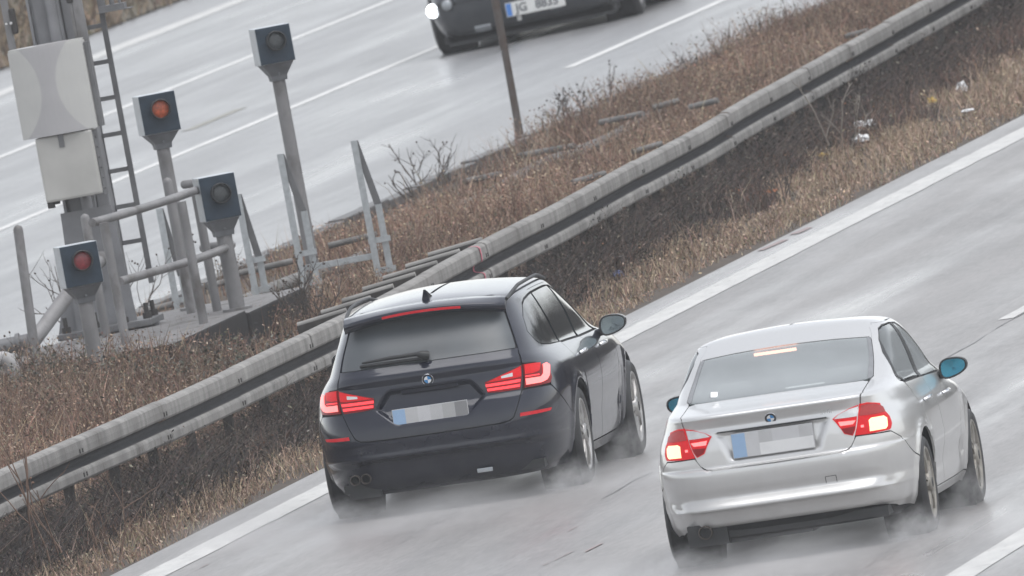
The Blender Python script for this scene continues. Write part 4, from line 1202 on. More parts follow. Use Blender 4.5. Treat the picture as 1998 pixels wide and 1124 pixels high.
def wheel(parent, x, y, rt, wd, rr, mat, spokes, double, ang):
    s = 1 if x > 0 else -1
    hub = MB(); A = frame((x, y, rt), (s, 0, 0), (0, 1, 0))     # local z = outward; x is the outer face
    hub.lathe([(.0, -.16), (.16, -.16), (.165, -.10), (.16, -.06), (.0, -.06)], A, 28)
    h = hub.build('wheel', M['brake'], parent)
    t = MB(); hw = wd / 2
    t.lathe([(rr - .012, -wd + .03), (rr + .02, -wd + .008), (rt - .035, -wd), (rt - .010, -wd + .018), (rt, -wd + .045), (rt, -hw - .004), (rt - .006, -hw), (rt, -hw + .004), (rt, -.045), (rt - .010, -.018), (rt - .035, .0), (rr + .025, -.004), (rr, -.014), (rr - .012, -.03)], A, 56)
    t.build('tyre', M['tyre'], h)
    r = MB()
    r.lathe([(rr + .004, -.012), (rr - .002, -.006), (rr - .012, -.010), (rr - .022, -.03), (rr - .03, -wd + .05), (rr - .004, -wd + .03)], A, 56)
    for k in range(spokes):
        for dlt in ((-.16, .16) if double else (0,)):
            a = ang + 2 * math.pi * k / spokes
            a2 = a + dlt * .75
            p0 = Vector((math.cos(a + dlt * 1.2) * .055, math.sin(a + dlt * 1.2) * .055, -.012)); p1 = Vector((math.cos(a2) * (rr - .012), math.sin(a2) * (rr - .012), -.016))
            d = (p1 - p0); dn = d.normalized(); sd_ = Vector((-dn.y, dn.x, 0)); wv = .021 if double else .034
            vs = []
            for q, ww, dz in ((p0, wv * 1.0, .0), (p0.lerp(p1, .5), wv * .8, .006), (p1, wv * 1.15, 0)):
                vs += [A @ (q - sd_ * ww + Vector((0, 0, dz - .03))), A @ (q + sd_ * ww + Vector((0, 0, dz - .03))), A @ (q + sd_ * ww * .75 + Vector((0, 0, dz))), A @ (q - sd_ * ww * .75 + Vector((0, 0, dz)))]
            fs = []
            for b in (0, 4):
                for e in range(4): fs.append((b + e, b + (e + 1) % 4, b + 4 + (e + 1) % 4, b + 4 + e))
            r.add(vs, fs)
    r.lathe([(.075, -.03), (.072, -.006), (.055, .004), (.034, .006)], A, 28)
    r.build('rim', M[mat], h)
    c = MB(); c.lathe([(.034, .005), (.030, .009), (.0005, .010)], A, 24); c.build('hub_cap', M['trim'], h)
    return h

def badge(parent, c, n, r, name='badge'):
    """round emblem: dark ring, quarters in blue and white, silver rim"""
    A = frame(c, n, (1, 0, 0) if abs(n[0]) < .8 else (0, 1, 0))
    mb = MB(); mb.lathe([(r, 0), (r, .005), (r * .93, .007), (r * .90, .005)], A, 32)
    mb.mat(1); mb.lathe([(r * .90, .0045), (r * .60, .0055)], A, 32)
    for q in range(4):
        mb.mat(2 if q % 2 == 0 else 3); vs = [A @ Vector((0, 0, .006))] + [A @ Vector((r * .6 * math.cos(R_(90 * q + 15 * i)), r * .6 * math.sin(R_(90 * q + 15 * i)), .0055)) for i in range(7)]
        mb.add(vs, [(0, i + 1, i + 2) for i in range(6)])
    return mb.build(name, [M['chrome'], M['w_black'], M['w_blue'], M['w_white']], parent)

def text_mesh(txt, size, depth, name, mat, parent, Mx, bold=0.):
    cu = bpy.data.curves.new('t', 'FONT'); cu.body = txt; cu.size = size; cu.extrude = depth; cu.offset = bold; cu.align_x = 'CENTER'; cu.align_y = 'CENTER'
    ob = bpy.data.objects.new('t', cu); COL.objects.link(ob)
    dg = bpy.context.evaluated_depsgraph_get(); me = bpy.data.meshes.new_from_object(ob.evaluated_get(dg))
    bpy.data.objects.remove(ob); bpy.data.curves.remove(cu)
    me.materials.clear(); me.transform(Mx); me.name = name
    return link(name, me, M[mat], parent)

def plate(parent, c, n, w, h, rows, blue_cells):
    """number plate whose characters are only soft grey blocks"""
    A = frame(c, n, (1, 0, 0))
    mb = MB(); mb.box((0, 0, 0), (w + .008, h + .008, .012), bev=.003); mb.v = [tuple(A @ Vector(p)) for p in mb.v]
    b = mb.build('number_plate', M['pl_mid'], parent)
    nr = len(rows)
    names = sorted(set(sum(rows, [])))
    mb = MB()
    for i, row in enumerate(rows):
        nc = len(row)
        for j, key in enumerate(row):
            mb.mat(names.index(key))
            x0, x1 = -w / 2 + w * j / nc, -w / 2 + w * (j + 1) / nc; y1, y0 = h / 2 - h * i / nr, h / 2 - h * (i + 1) / nr
            mb.add([A @ Vector(q) for q in ((x0, y0, .008), (x1, y0, .008), (x1, y1, .008), (x0, y1, .008))], [(0, 1, 2, 3)])
    mb.build('plate_face', [M[k] for k in names], b)
    return b

def door_mirror(parent, s, c, w, h, paintm, glassm):
    """shell rounded towards the front (+y), glass facing back"""
    cx, cy, cz = c
    mb = MB(); n = 20; vs = []; fs = []; rings = [(1., 0.), (1.04, .02), (1.02, .06), (.85, .12), (.5, .165), (.08, .18)]
    def oval(a, k):
        ca, sa = math.cos(a), math.sin(a)
        e = 2.6
        x = math.copysign(abs(ca) ** (2 / e), ca) * w / 2; z = math.copysign(abs(sa) ** (2 / e), sa) * h / 2
        z *= 1 - .22 * (x / (w / 2)); z += .012 * (x / (w / 2))
        return x * k * s, z * k
    for k, dy in rings:
        for i in range(n):
            x, z = oval(2 * math.pi * i / n, k); vs.append((cx + x, cy + dy, cz + z))
    for r in range(len(rings) - 1):
        for i in range(n): fs.append((r * n + i, r * n + (i + 1) % n, (r + 1) * n + (i + 1) % n, (r + 1) * n + i))
    fs.append(tuple(range((len(rings) - 1) * n, len(rings) * n)))
    mb.add(vs, fs, True)
    mb.tube([(cx - s * w * .38, cy + .06, cz - h * .30), (cx - s * w * .75, cy + .08, cz - h * .42), (cx - s * w * 1.0, cy + .1, cz - h * .5)], [.030, .026, .03], 10)
    o = mb.build('door_mirror', M[paintm], parent)
    mb = MB(); vs = [(cx, cy + .012, cz)] + [(cx + oval(2 * math.pi * i / n, .90)[0], cy + .010, cz + oval(2 * math.pi * i / n, .90)[1]) for i in range(n)]
    mb.add(vs, [(0, i + 1, (i + 1) % n + 1) for i in range(n)])
    mb.build('mirror_glass', M[glassm], o)
    mb = MB(); P = [(cx + oval(2 * math.pi * i / n, .95)[0], cy - .002, cz + oval(2 * math.pi * i / n, .95)[1]) for i in range(n)]
    mb.tube(P + [P[0]], .006, 6, caps=False); mb.build('mirror_rim', M['trim'], o)
    return o

def handle(parent, B, y, z, mat):
    p, v = B.s_(y, z)
    out = []
    for s in (1, -1):
        P = B.S(s * p, v); N = B.N(s * p, v)
        mb = MB(); a = Vector(P) + Vector(N) * .028
        mb.tube([Vector(P) - Vector((0, .10, 0)), a - Vector((0, .08, 0)), a + Vector((0, .08, 0)), Vector(P) + Vector((0, .10, 0))], [.012, .014, .014, .012], 8)
        out.append(mb.build('door_handle', M[mat], parent))
    return out

def underside(parent, x, y0, y1, z, steps):
    mb = MB(); mb.box((0, (y0 + y1) / 2, z + .03), (2 * x, y1 - y0, .06))
    for b in steps: mb.box(*b)
    return mb.build('underbody', M['trim'], parent)

def wheel_wells(parent, ys, zc, r, x):
    for y in ys:
        for s in (1, -1):
            mb = MB(); A = frame((s * (x - .30), y, zc), (s, 0, 0), (0, 1, 0)); mb.lathe([(.0, 0), (r, 0), (r, .27)], A, 30)
            mb.build('wheel_housing', M['inner'], parent)
TILT = math.atan(Q)
def car_root(name, x, y, zg, label, rz=0., tilt=TILT):
    o = empty(name, (x, y, zg), label, 'car')
    o.rotation_euler = (0, tilt, rz)
    return o
# ================================================================== dark estate car
def estate():
    root = car_root('dark_estate_car', 1.585, 0, nearz(1.585), 'dark blue-black estate car with roof rails and lit red tail lamps driving beside the barrier')
    B = Body(
        W=[(.15, .79), (.20, .82), (.26, .855), (.40, .885), (.55, .90), (.68, .905), (.78, .895), (.855, .874), (.880, .862), (.93, .826), (.985, .780), (1.02, .765), (1.15, .722), (1.28, .668), (1.335, .640), (1.345, .634), (1.37, .618), (1.39, .59), (1.40, .545), (1.408, .40), (1.413, .22), (1.415, .002)],
        R=[(.15, -.90), (.20, -.97), (.26, -1.01), (.33, -1.03), (.385, -1.05), (.40, -1.085), (.425, -1.10), (.44, -1.095), (.52, -1.105), (.60, -1.10), (.70, -1.075), (.75, -1.05), (.84, -1.045), (.90, -1.035), (.935, -1.05), (.965, -1.045), (1.0, -1.01), (1.025, -.985), (1.15, -.90), (1.30, -.765), (1.335, -.735), (1.36, -.715), (1.385, -.685), (1.40, -.62), (1.408, -.50), (1.413, -.35), (1.415, -.2)],
        F=[(.15, 3.5), (.30, 3.72), (.50, 3.79), (.65, 3.78), (.75, 3.70), (.85, 3.3), (.92, 2.85), (.97, 2.5), (1.0, 2.36), (1.2, 1.84), (1.345, 1.45), (1.39, 1.25), (1.40, 1.15), (1.408, 1.0), (1.413, .88), (1.415, .78)],
        nR=[(.15, 5), (.6, 4.8), (.85, 4.6), (1.02, 5.0), (1.33, 5.5), (1.37, 6), (1.415, 6)], nF=[(.15, 5), (.7, 6), (.93, 8), (1.0, 10), (1.4, 9)],
        ymid=.55, barrel=(.018, 1.1), drop=(.023, .6, 1.02, 1.33), crown=(.050, .64))
    zr = .335
    def feat(x, y, z):
        d = np.zeros_like(x)
        for yc in (0., 2.968):       # flared arches
            r = np.hypot(y - yc, z - zr); d += .016 * np.exp(-((r - .395) / .05) ** 2) * (np.abs(x) > .7)
        rear = sstep(-.80, -.98, y)
        # plate recess
        u = np.abs(x); top, mid, bot = .862, .742, .602
        wdt = np.where(z > mid, .375 - (z - mid) * .72, .375 - (mid - z) * .95)
        ins = sstep(-.015, .035, wdt - u) * sstep(-.006, .03, z - bot) * sstep(-.006, .024, top - z)
        d -= (.004 + .055 * np.clip((z - bot) / (top - bot), 0, 1)) * ins * rear
        # crease of the door flank
        d += .006 * np.exp(-((z - .60) / .08) ** 2) * (y > .4) * (y < 2.4) - .012 * np.exp(-((z - .42) / .10) ** 2) * (y > .45) * (y < 2.3)
        return d
    B.feat = feat
    r, s = B.r, B.s_
    # rear bumper
    a0 = arch(B, 0, zr, .385, 248, 158, 10)
    lowr = [(0, .155), (.5, .155), (.85, .16)]
    bump = lowr + [s(-.52, .17), s(-.30, .17)] + [q for q in arch(B, 0, zr, .385, 210, 155, 6)] + [s(-.55, .60), s(-.74, .735), r(.66, .740), r(.628, .735), r(.612, .70), r(.590, .64), r(.555, .565), r(.52, .543), r(.46, .536), r(.25, .533), (0, .532)]
    panel(B, 'rear_bumper', mirror_poly(bump), 'black_paint', root)
    # tailgate
    tg = [(0, .533), r(.25, .534), r(.46, .537), r(.52, .544), r(.555, .566), r(.590, .64), r(.612, .70), r(.628, .745), r(.640, .905), r(.632, .97), r(.622, 1.024), r(.30, 1.026), (0, 1.026)]
    tail = panel(B, 'tailgate', mirror_poly(tg), 'black_paint', root, step=.0125)
    gl = [(0, 1.028), r(.30, 1.028), (.905, 1.026), (.915, 1.05), (.925, 1.29), (.90, 1.325), (.82, 1.335), (0, 1.336)]
    rw = panel(B, 'rear_window', mirror_poly(gl), 'rear_dark_glass', root, off=-.004, gap=.004)
    roof_z = lambda x, y: 1.403 - .023 * (y - .6) ** 2 + .05 * max(0, 1 - (x / .64) ** 2)
    mb = MB(); n = 33; rings = []
    for i in range(n):
        x = -.565 + 1.13 * i / (n - 1); u = abs(x) / .565
        yl = -.885 + .085 * u ** 2 + .06 * u ** 8; zl = 1.393 - .047 * (x / .53) ** 2
        yf = -.60 - .02 * u; zf = max(roof_z(x, yf), zl + .004) + .001
        rings.append([(x, yf + .03, zf - .012), (x, yf, zf), (x, (yf + yl) / 2, (zf + zl) / 2 + .007), (x, yl + .02, zl + .001), (x, yl, zl - .006), (x, yl + .004, zl - .040), (x, yl + .03, zl - .050), (x, -.715 - .01 * u, zl - .066)])
    m_ = len(rings[0])
    mb.add([q for r_ in rings for q in r_], [(i * m_ + k, (i + 1) * m_ + k, (i + 1) * m_ + k + 1, i * m_ + k + 1) for i in range(n - 1) for k in range(m_ - 1)], True)
    mb.add(rings[0], [tuple(range(m_))]); mb.add(rings[-1], [tuple(range(m_))[::-1]])
    spo = mb.build('roof_spoiler', M['black_paint'], root)
    mb = MB(); vs = []
    for i in range(13):
        x = -.275 + .55 * i / 12; yl = -.885 + .085 * (x / .565) ** 2; zl = 1.393 - .047 * (x / .53) ** 2
        vs += [(x, yl - .003, zl - .017), (x, yl - .001, zl - .033), (x, yl + .01, zl - .035), (x, yl + .01, zl - .015)]
    mb.add(vs, [(4 * i + a, 4 * i + 4 + a, 4 * i + 4 + (a + 1) % 4, 4 * i + (a + 1) % 4) for i in range(12) for a in range(4)])
    mb.build('high_stop_lamp', M['reflector'], root)
    # quarter panels with the D-pillar
    dq = [s(.25, 1.350), (1.62, 1.348), (1.42, 1.338), (1.32, 1.318), (1.21, 1.240), (1.17, 1.124), (1.25, 1.045), (1.33, 1.009), s(-.2, .990), s(.25, .978)]
    qp = [r(.645, .912), r(.638, .97), (.93, 1.026), (.94, 1.25), (.955, 1.340), (.958, 1.369), s(-.3, 1.369), s(.25, 1.369)] + dq + [s(.23, .90), s(.29, .80), s(.34, .70)] + [q for q in arch(B, 0, zr, .385, 62, 156, 12)] + [s(-.55, .602), s(-.735, .738), s(-.70, .80), s(-.76, .885), r(.72, .906)]
    lrpair(B, 'quarter_panel', qp, 'black_paint', root)
    roof = [(0, 1.4005), (.94, 1.4005), (.96, 1.3695), (2.0, 1.3695), (3.03, 1.3695), (3.05, 1.395), (4.0, 1.395), (4.0, 1.4149), (0, 1.4149)]
    lrpair(B, 'roof', roof, 'black_paint', root, step=.05, gap=.0, gutter=False)
    dlo_top = [s(.25, 1.350), s(.9, 1.352), s(1.2, 1.338), s(1.38, 1.287), s(1.62, 1.19), s(1.87, 1.068), s(2.10, .955)]
    cant = [s(.25, 1.369)] + dlo_top + [s(2.18, .948), (3.03, 1.0), (3.03, 1.15), (3.03, 1.30), (3.03, 1.369), s(.9, 1.369)]
    lrpair(B, 'window_frame', cant, 'black_paint', root, gutter=False, gap=.0015)
    g1 = [s(.22, .981), s(.22, 1.345), (1.62, 1.343), (1.44, 1.333), (1.335, 1.312), (1.225, 1.238), (1.185, 1.124), (1.262, 1.048), (1.335, 1.013), s(-.2, .993)]
    g2 = [s(.27, .979), s(1.10, .965), s(1.10, 1.346), s(.27, 1.345)]
    g3 = [s(1.17, .963), s(2.07, .957), s(1.85, 1.066), s(1.60, 1.187), s(1.365, 1.282), s(1.2, 1.332), s(1.17, 1.336)]
    for g in (g1, g2, g3): lrpair(B, 'side_window', g, 'dark_glass', root, off=-.006, gap=.008)
    rd = [s(.25, .972), s(1.13, .956), s(1.15, .60), s(1.15, .245), s(.60, .245), s(.46, .42)] + arch(B, 0, zr, .40, 30, 60, 4) + [s(.29, .80), s(.23, .90)]
    fd = [s(1.135, .956), s(2.08, .950), s(2.16, .90), s(2.18, .60), s(2.18, .245), s(1.155, .245), s(1.155, .6)]
    for d in (rd, fd): lrpair(B, 'door', d, 'black_paint', root)
    sill = [s(.30, .165), s(2.62, .165), s(2.60, .22), s(2.58, .24), s(.60, .24), s(.47, .40)] + arch(B, 0, zr, .39, 18, -28, 4)
    lrpair(B, 'sill', sill, 'black_paint', root)
    fen = [s(2.185, .245), s(2.565, .245)] + arch(B, 2.968, zr, .385, 194, -14, 18) + [s(3.45, .25), s(3.5, .70), (3.03, .79), (3.08, .93), (3.06, .985), s(2.13, .948), s(2.165, .90), s(2.185, .6)]
    lrpair(B, 'front_wing', fen, 'black_paint', root)
    hood = [(3.09, .80), (4.91, .80), (4.92, .985), (3.08, .985)]
    panel(B, 'bonnet', hood, 'black_paint', root, step=.05)
    panel(B, 'windscreen', [(3.07, .99), (4.93, .99), (4.95, 1.392), (3.05, 1.392)], 'dark_glass', root, step=.05, off=-.004)
    fb = [s(3.46, .16), (4.0, .16), (8 - s(3.46, .16)[0], .16), (8 - s(3.5, .70)[0], .70), (4.95, .79), (3.05, .79), s(3.5, .70)]
    panel(B, 'front_bumper', fb, 'black_paint', root, step=.06)
    # tail lamps
    for sgn in (1, -1):
        def P(o): return [(sgn * p, v) for p, v in o]
        outer = [r(.642, .748), r(.72, .746), s(-.745, .748), s(-.695, .785), s(-.70, .84), s(-.75, .886), r(.70, .905), r(.643, .910)]
        lamp = panel(B, 'tail_lamp', P(outer), 'lens_dark', root, off=.007, thick=.018, step=.022, gap=.003)
        pn = lambda o, mat, of: panel(B, 'light_bar', P(o), mat, lamp, off=of, thick=.004, step=.018, gap=0, gutter=False)
        pn([r(.652, .838), r(.70, .836), r(.738, .845), r(.745, .893), r(.70, .900), r(.652, .903)], 'lens_red', .011)
        pn([r(.652, .766), r(.74, .764), r(.775, .775), r(.790, .80), r(.792, .865), r(.775, .884), r(.757, .880), r(.757, .82), r(.740, .803), r(.652, .808)], 'led_hot', .0125)
        pn([r(.652, .818), r(.735, .815), r(.735, .823), r(.652, .827)], 'led', .0125)
        inner = [r(.392, .752), r(.48, .744), r(.615, .742), r(.636, .906), r(.50, .862), r(.385, .830)]
        lamp = panel(B, 'tail_lamp', P(inner), 'lens_dark', tail, off=.006, thick=.012, step=.022, gap=.003)
        pn([r(.398, .824), r(.60, .826), r(.627, .829), r(.628, .895), r(.50, .856)], 'lens_red', .010)
        pn([r(.50, .836), r(.575, .838), r(.575, .862), r(.50, .850)], 'lens_white', .0115)
        pn([r(.392, .793), r(.617, .793), r(.621, .812), r(.390, .812)], 'led', .0115)
        pn([r(.400, .763), r(.611, .761), r(.615, .780), r(.396, .781)], 'led', .0115)
        rf = [r(.595, .562), r(.70, .562), r(.782, .566), r(.79, .584), r(.70, .585), r(.60, .586)]
        panel(B, 'reflector', P(rf), 'reflector', root, off=.004, thick=.006, step=.02, gap=0, gutter=False)
    # badge, plate, wiper
    def on(x, z, off=0.):
        p, v = r(x, z); return Vector(B.S(np.array(p), np.array(v)) + B.N(np.array(p), np.array(v)) * off), Vector(B.N(np.array(p), np.array(v)))
    c, n = on(0, .903, .002); badge(tail, c, n, .041)
    c, n = on(0, .668, .010)
    plate(tail, c + Vector((-.01, 0, .0)), (0, -1, .05), .52, .118, [['pl_softblue', 'plcell4', 'pl_mid', 'plcell4', 'plcell3', 'plcell1']], 1)
    mb = MB(); c, n = on(0, .80, 0); mb.box((0, c.y - .004, .842), (.40, .03, .030), bev=.006); mb.build('plate_lamp_bar', M['black_paint'], tail)
    mb = MB()
    a, _ = on(.015, 1.055, .012); b, _ = on(-.05, 1.064, .034); e, _ = on(-.44, 1.060, .024)
    mb.tube([a, a * .4 + b * .6 + Vector((0, -.015, 0)), b], [.034, .030, .018], 10); mb.tube([b, b * .5 + e * .5 + Vector((0, -.012, .004)), e], [.014, .013, .008], 8)
    mb.build('wiper', M['trim'], rw)
    mb = MB(); k = [on(x, 1.044, .010)[0] for x in np.linspace(-.46, -.03, 8)]; mb.tube(k, .011, 6); mb.build('wiper_blade', M['trim'], rw)
    # roof rails, aerial
    for sg in (1, -1):
        pts = []
        for i, y in enumerate(np.linspace(-.62, 1.45, 16)):
            t = i / 15; x = (.595 - .03 * ((y - .5) / 1.1) ** 2) * sg
            zt = 1.395 - .023 * (y - .6) ** 2
            pts.append((x, y, zt - .004 + .040 * min(1, 4 * t, 4 * (1 - t))))
        mb = MB(); mb.tube(smooth(pts, 3), .013, 10); mb.build('roof_rail', M['trim'], root)
    mb = MB(); zt = 1.434
    mb.add([(-.035, -.52, zt - .03), (.035, -.52, zt - .03), (.035, -.34, zt - .01), (-.035, -.34, zt - .01), (-.007, -.535, zt + .062), (.007, -.535, zt + .062), (.012, -.50, zt + .05), (-.012, -.50, zt + .05)],
           [(0, 1, 5, 4), (1, 2, 6, 5), (2, 3, 7, 6), (3, 0, 4, 7), (4, 5, 6, 7)])
    mb.build('aerial_fin', M['black_paint'], root)
    handle(root, B, .62, .868, 'chrome'); handle(root, B, 1.72, .858, 'chrome')
    for sg in (1, -1): door_mirror(root, sg, (sg * .945, 1.88, .975), .19, .132, 'black_paint', 'mirror')
    for x in (-.600, -.525):
        mb = MB(); A = frame((x, -1.03, .285), (0, -1, 0)); mb.lathe([(.033, -.12), (.036, .02), (.031, .025), (.029, .0), (.028, -.10), (.0, -.10)], A, 22); mb.build('exhaust_pipe', M['brake'], root)
    mb = MB(); mb.box((.30, -1.03, .232), (.11, .02, .030), bev=.006); mb.build('tow_cover', M['lamp_off'], root)
    for i, (y, ang) in enumerate(((0, .25), (2.968, .8))):
        for sg in (1, -1): wheel(root, sg * .90, y, .335, .245, .245, 'alloy', 5, True, ang)
    wheel_wells(root, (0, 2.968), zr, .40, .89)
    underside(root, .70, -.92, 3.5, .19, [((.1, -.6, .22), (.9, .5, .12)), ((-.55, -.7, .23), (.22, .5, .16))])
    inner_shell(B, root, [], [(0, zr, .40), (2.968, zr, .40)], .16)
    return root
estate_car = estate()

# ================================================================== silver saloon
def saloon():
    root = car_root('silver_saloon_car', 5.515, -13.19, nearz(5.515), 'silver saloon car with glowing brake lamps and blue-tinted door mirrors')
    B = Body(
        W=[(.15, .76), (.20, .79), (.26, .825), (.40, .85), (.55, .865), (.66, .867), (.76, .858), (.82, .842), (.845, .832), (.88, .815), (.93, .795), (.975, .772), (.99, .762), (1.0, .755), (1.15, .712), (1.28, .668), (1.325, .640), (1.35, .612), (1.37, .55), (1.38, .45), (1.386, .28), (1.389, .12), (1.39, .002)],
        R=[(.15, -.82), (.20, -.87), (.255, -.92), (.27, -.955), (.33, -.985), (.365, -1.01), (.380, -1.030), (.435, -.985), (.447, -.972), (.52, -.995), (.60, -1.005), (.635, -1.0), (.650, -.965), (.75, -.965), (.82, -.96), (.865, -.955), (.90, -.945), (.945, -.965), (.972, -.985), (.985, -.972), (.993, -.93), (1.005, -.80), (1.02, -.62), (1.032, -.47), (1.042, -.385), (1.06, -.34), (1.17, .02), (1.28, .33), (1.30, .40), (1.33, .52), (1.35, .60), (1.37, .68), (1.38, .74), (1.386, .79), (1.39, .82)],
        F=[(.15, 3.25), (.3, 3.42), (.5, 3.49), (.62, 3.49), (.72, 3.42), (.80, 3.1), (.87, 2.6), (.93, 2.35), (.96, 2.22), (1.1, 1.92), (1.28, 1.50), (1.325, 1.38), (1.35, 1.29), (1.37, 1.2), (1.38, 1.12), (1.386, 1.0), (1.39, .98)],
        nR=[(.15, 5), (.45, 5.0), (.65, 5.2), (.85, 5.0), (.98, 5), (1.05, 5.2), (1.28, 5.5), (1.39, 5)], nF=[(.15, 5), (.7, 6), (.9, 8), (1.0, 10), (1.39, 9)],
        ymid=.9, barrel=(.018, 1.1), drop=(.022, .9, 1.1, 1.36), crown=(.028, .66))
    zr = .315
    def feat(x, y, z):
        d = np.zeros_like(x); u = np.abs(x)
        for yc in (0., 2.76):
            r = np.hypot(y - yc, z - zr); d += .018 * np.exp(-((r - .375) / .045) ** 2) * (u > .65)
        rear = sstep(-.80, -.93, y)
        # plate recess with angled sides, dark slot on top
        wdt = .385 - np.maximum(0, .865 - z) * .42
        ins = sstep(-.01, .06, wdt - u) * sstep(-.005, .035, z - .668) * sstep(-.006, .020, .872 - z)
        d -= .030 * ins * rear
        # bumper lip fades out to the sides
        d -= .030 * sstep(.60, .76, u) * np.exp(-((z - .40) / .035) ** 2) * sstep(-.70, -.85, y)
        d += .010 * np.exp(-((z - .58) / .07) ** 2) * (y > .4) * (y < 2.3) - .014 * np.exp(-((z - .40) / .09) ** 2) * (y > .45) * (y < 2.2)
        return d
    B.feat = feat
    r, s = B.r, B.s_
    pt = 'silver_paint'
    bump = [(0, .262), (.5, .262), r(.55, .262), s(-.62, .225), s(-.34, .215)] + arch(B, 0, zr, .365, 197, 148, 6) + [s(-.5, .585), s(-.62, .665), s(-.735, .715), r(.68, .716), r(.53, .722), r(.515, .700), r(.49, .660), r(.455, .640), r(.42, .634), r(.2, .631), (0, .630)]
    panel(B, 'rear_bumper', mirror_poly(bump), pt, root, step=.03)
    dif = [(0, .152), (.6, .152), s(-.72, .152), s(-.45, .155), s(-.36, .21), s(-.62, .222), r(.55, .259), (0, .259)]
    panel(B, 'lower_valance', mirror_poly(dif), 'trim', root, off=-.02)
    boot = [(0, .633), r(.2, .634), r(.42, .637), r(.458, .644), r(.495, .664), r(.518, .70), r(.535, .75), r(.562, .85), r(.578, .92), r(.585, .965), r(.598, .99), (r(.6, .99)[0], 1.035), (.80, 1.044), (.5, 1.047), (0, 1.048)]
    bl = panel(B, 'boot_lid', mirror_poly(boot), pt, root, step=.015)
    gl = [(0, 1.047), (.5, 1.047), (.90, 1.049), (.940, 1.060), (.938, 1.10), (.930, 1.20), (.925, 1.272), (.90, 1.285), (.5, 1.291), (0, 1.293)]
    rw = panel(B, 'rear_window', mirror_poly(gl), 'clear_glass', root, off=-.003, gap=.003, gutter=False)
    # dark ceramic edge of the rear window
    for sg in (1, -1):
        e = [(.90, 1.051), (.938, 1.061), (.928, 1.20), (.923, 1.272), (.90, 1.284), (.865, 1.284), (.870, 1.20), (.860, 1.051)]
        panel(B, 'window_edge', [(sg * p, v) for p, v in e], 'window_edge', rw, off=.001, thick=.003, gap=0, gutter=False)
    dlo_b = [s(-.22, .985), s(.5, .970), s(1.9, .935)]
    dlo_t = [s(-.22, .985), s(-.20, 1.03), s(.0, 1.15), s(.22, 1.262), s(.45, 1.315), s(.75, 1.330), s(1.05, 1.315), s(1.35, 1.235), s(1.7, 1.07), s(1.95, .945)]
    qp = [r(.565, .725), r(.68, .719), s(-.735, .718), s(-.62, .668), s(-.5, .588)] + arch(B, 0, zr, .365, 147, 48, 12) + [s(.28, .66), s(.24, .80), s(.20, .90), s(.12, .977), (1.53, .990), (1.28, 1.084), (1.10, 1.186), (1.06, 1.263), (1.12, 1.325), (1.3, 1.342), s(.9, 1.343), s(.9, 1.3545), (1.05, 1.3545), (.948, 1.335), (.945, 1.30), (.932, 1.275), (.937, 1.20), (.946, 1.07), (.945, 1.058), (.90, 1.046), (r(.604, .99)[0], 1.034), r(.602, .99), r(.59, .965), r(.583, .92)]
    lrpair(B, 'quarter_panel', qp, pt, root, gap=.0015, gutter=False, step=.028)
    hdr = [(0, 1.295), (.5, 1.293), (.90, 1.287), (.930, 1.276), (.944, 1.30), (.947, 1.335), (1.05, 1.3555), s(.9, 1.3555), (2.0, 1.3555), (3.03, 1.352), (3.05, 1.370), (4, 1.370), (4, 1.3899), (0, 1.3899)]
    lrpair(B, 'roof', hdr, pt, root, step=.04, gap=0., gutter=False)
    cant = [s(.9, 1.354), s(.9, 1.343), s(1.15, 1.328), s(1.42, 1.238), s(1.75, 1.073), s(1.98, .942), s(2.03, .93), (3.03, .965), (3.03, 1.15), (3.03, 1.28), (3.03, 1.350), s(1.0, 1.354)]
    lrpair(B, 'window_frame', cant, pt, root, gutter=False, gap=.0015)
    g2 = [(1.535, .997), s(.92, .966), s(.95, 1.335), (1.32, 1.335), (1.14, 1.320), (1.08, 1.262), (1.12, 1.188), (1.30, 1.088)]
    g3 = [s(1.0, .964), s(1.93, .945), s(1.72, 1.066), s(1.395, 1.231), s(1.13, 1.320), s(1.0, 1.334)]
    for g in (g2, g3): lrpair(B, 'side_window', g, 'side_glass', root, off=-.006, gap=.006)
    pil = [s(.90, .967), s(1.02, .964), s(1.02, 1.332), s(.93, 1.337)]
    lrpair(B, 'door_pillar', pil, 'trim', root, off=-.002, gap=0, gutter=False)
    pil = [s(.20, .987), s(.25, .986), s(.55, 1.333), s(.50, 1.333)]
    lrpair(B, 'window_divider', pil, 'trim', root, off=-.002, gap=0, gutter=False)
    rd = [s(.165, .975), s(.98, .960), s(1.0, .6), s(1.0, .255), s(.55, .255), s(.42, .42)] + arch(B, 0, zr, .38, 30, 50, 3) + [s(.285, .66), s(.245, .80), s(.205, .90)]
    fd = [s(.985, .960), s(1.93, .936), s(1.99, .90), s(2.02, .60), s(2.02, .255), s(1.005, .255), s(1.005, .6)]
    for d in (rd, fd): lrpair(B, 'door', d, pt, root)
    sill = [s(.33, .185), s(2.42, .185), s(2.40, .22), s(2.38, .25), s(.55, .25), s(.43, .40)] + arch(B, 0, zr, .37, 18, -20, 4)
    lrpair(B, 'sill', sill, pt, root)
    fen = [s(2.025, .255), s(2.375, .255)] + arch(B, 2.76, zr, .365, 190, -10, 18) + [s(3.2, .25), s(3.25, .66), (3.03, .75), (3.08, .89), (3.06, .95), s(1.97, .930), s(1.995, .90), s(2.025, .6)]
    lrpair(B, 'front_wing', fen, pt, root)
    panel(B, 'bonnet', [(3.09, .76), (4.91, .76), (4.92, .945), (3.08, .945)], pt, root, step=.05)
    panel(B, 'windscreen', [(3.07, .955), (4.93, .955), (4.95, 1.366), (3.05, 1.366)], 'windscreen_glass', root, step=.05, off=-.004, gutter=False)
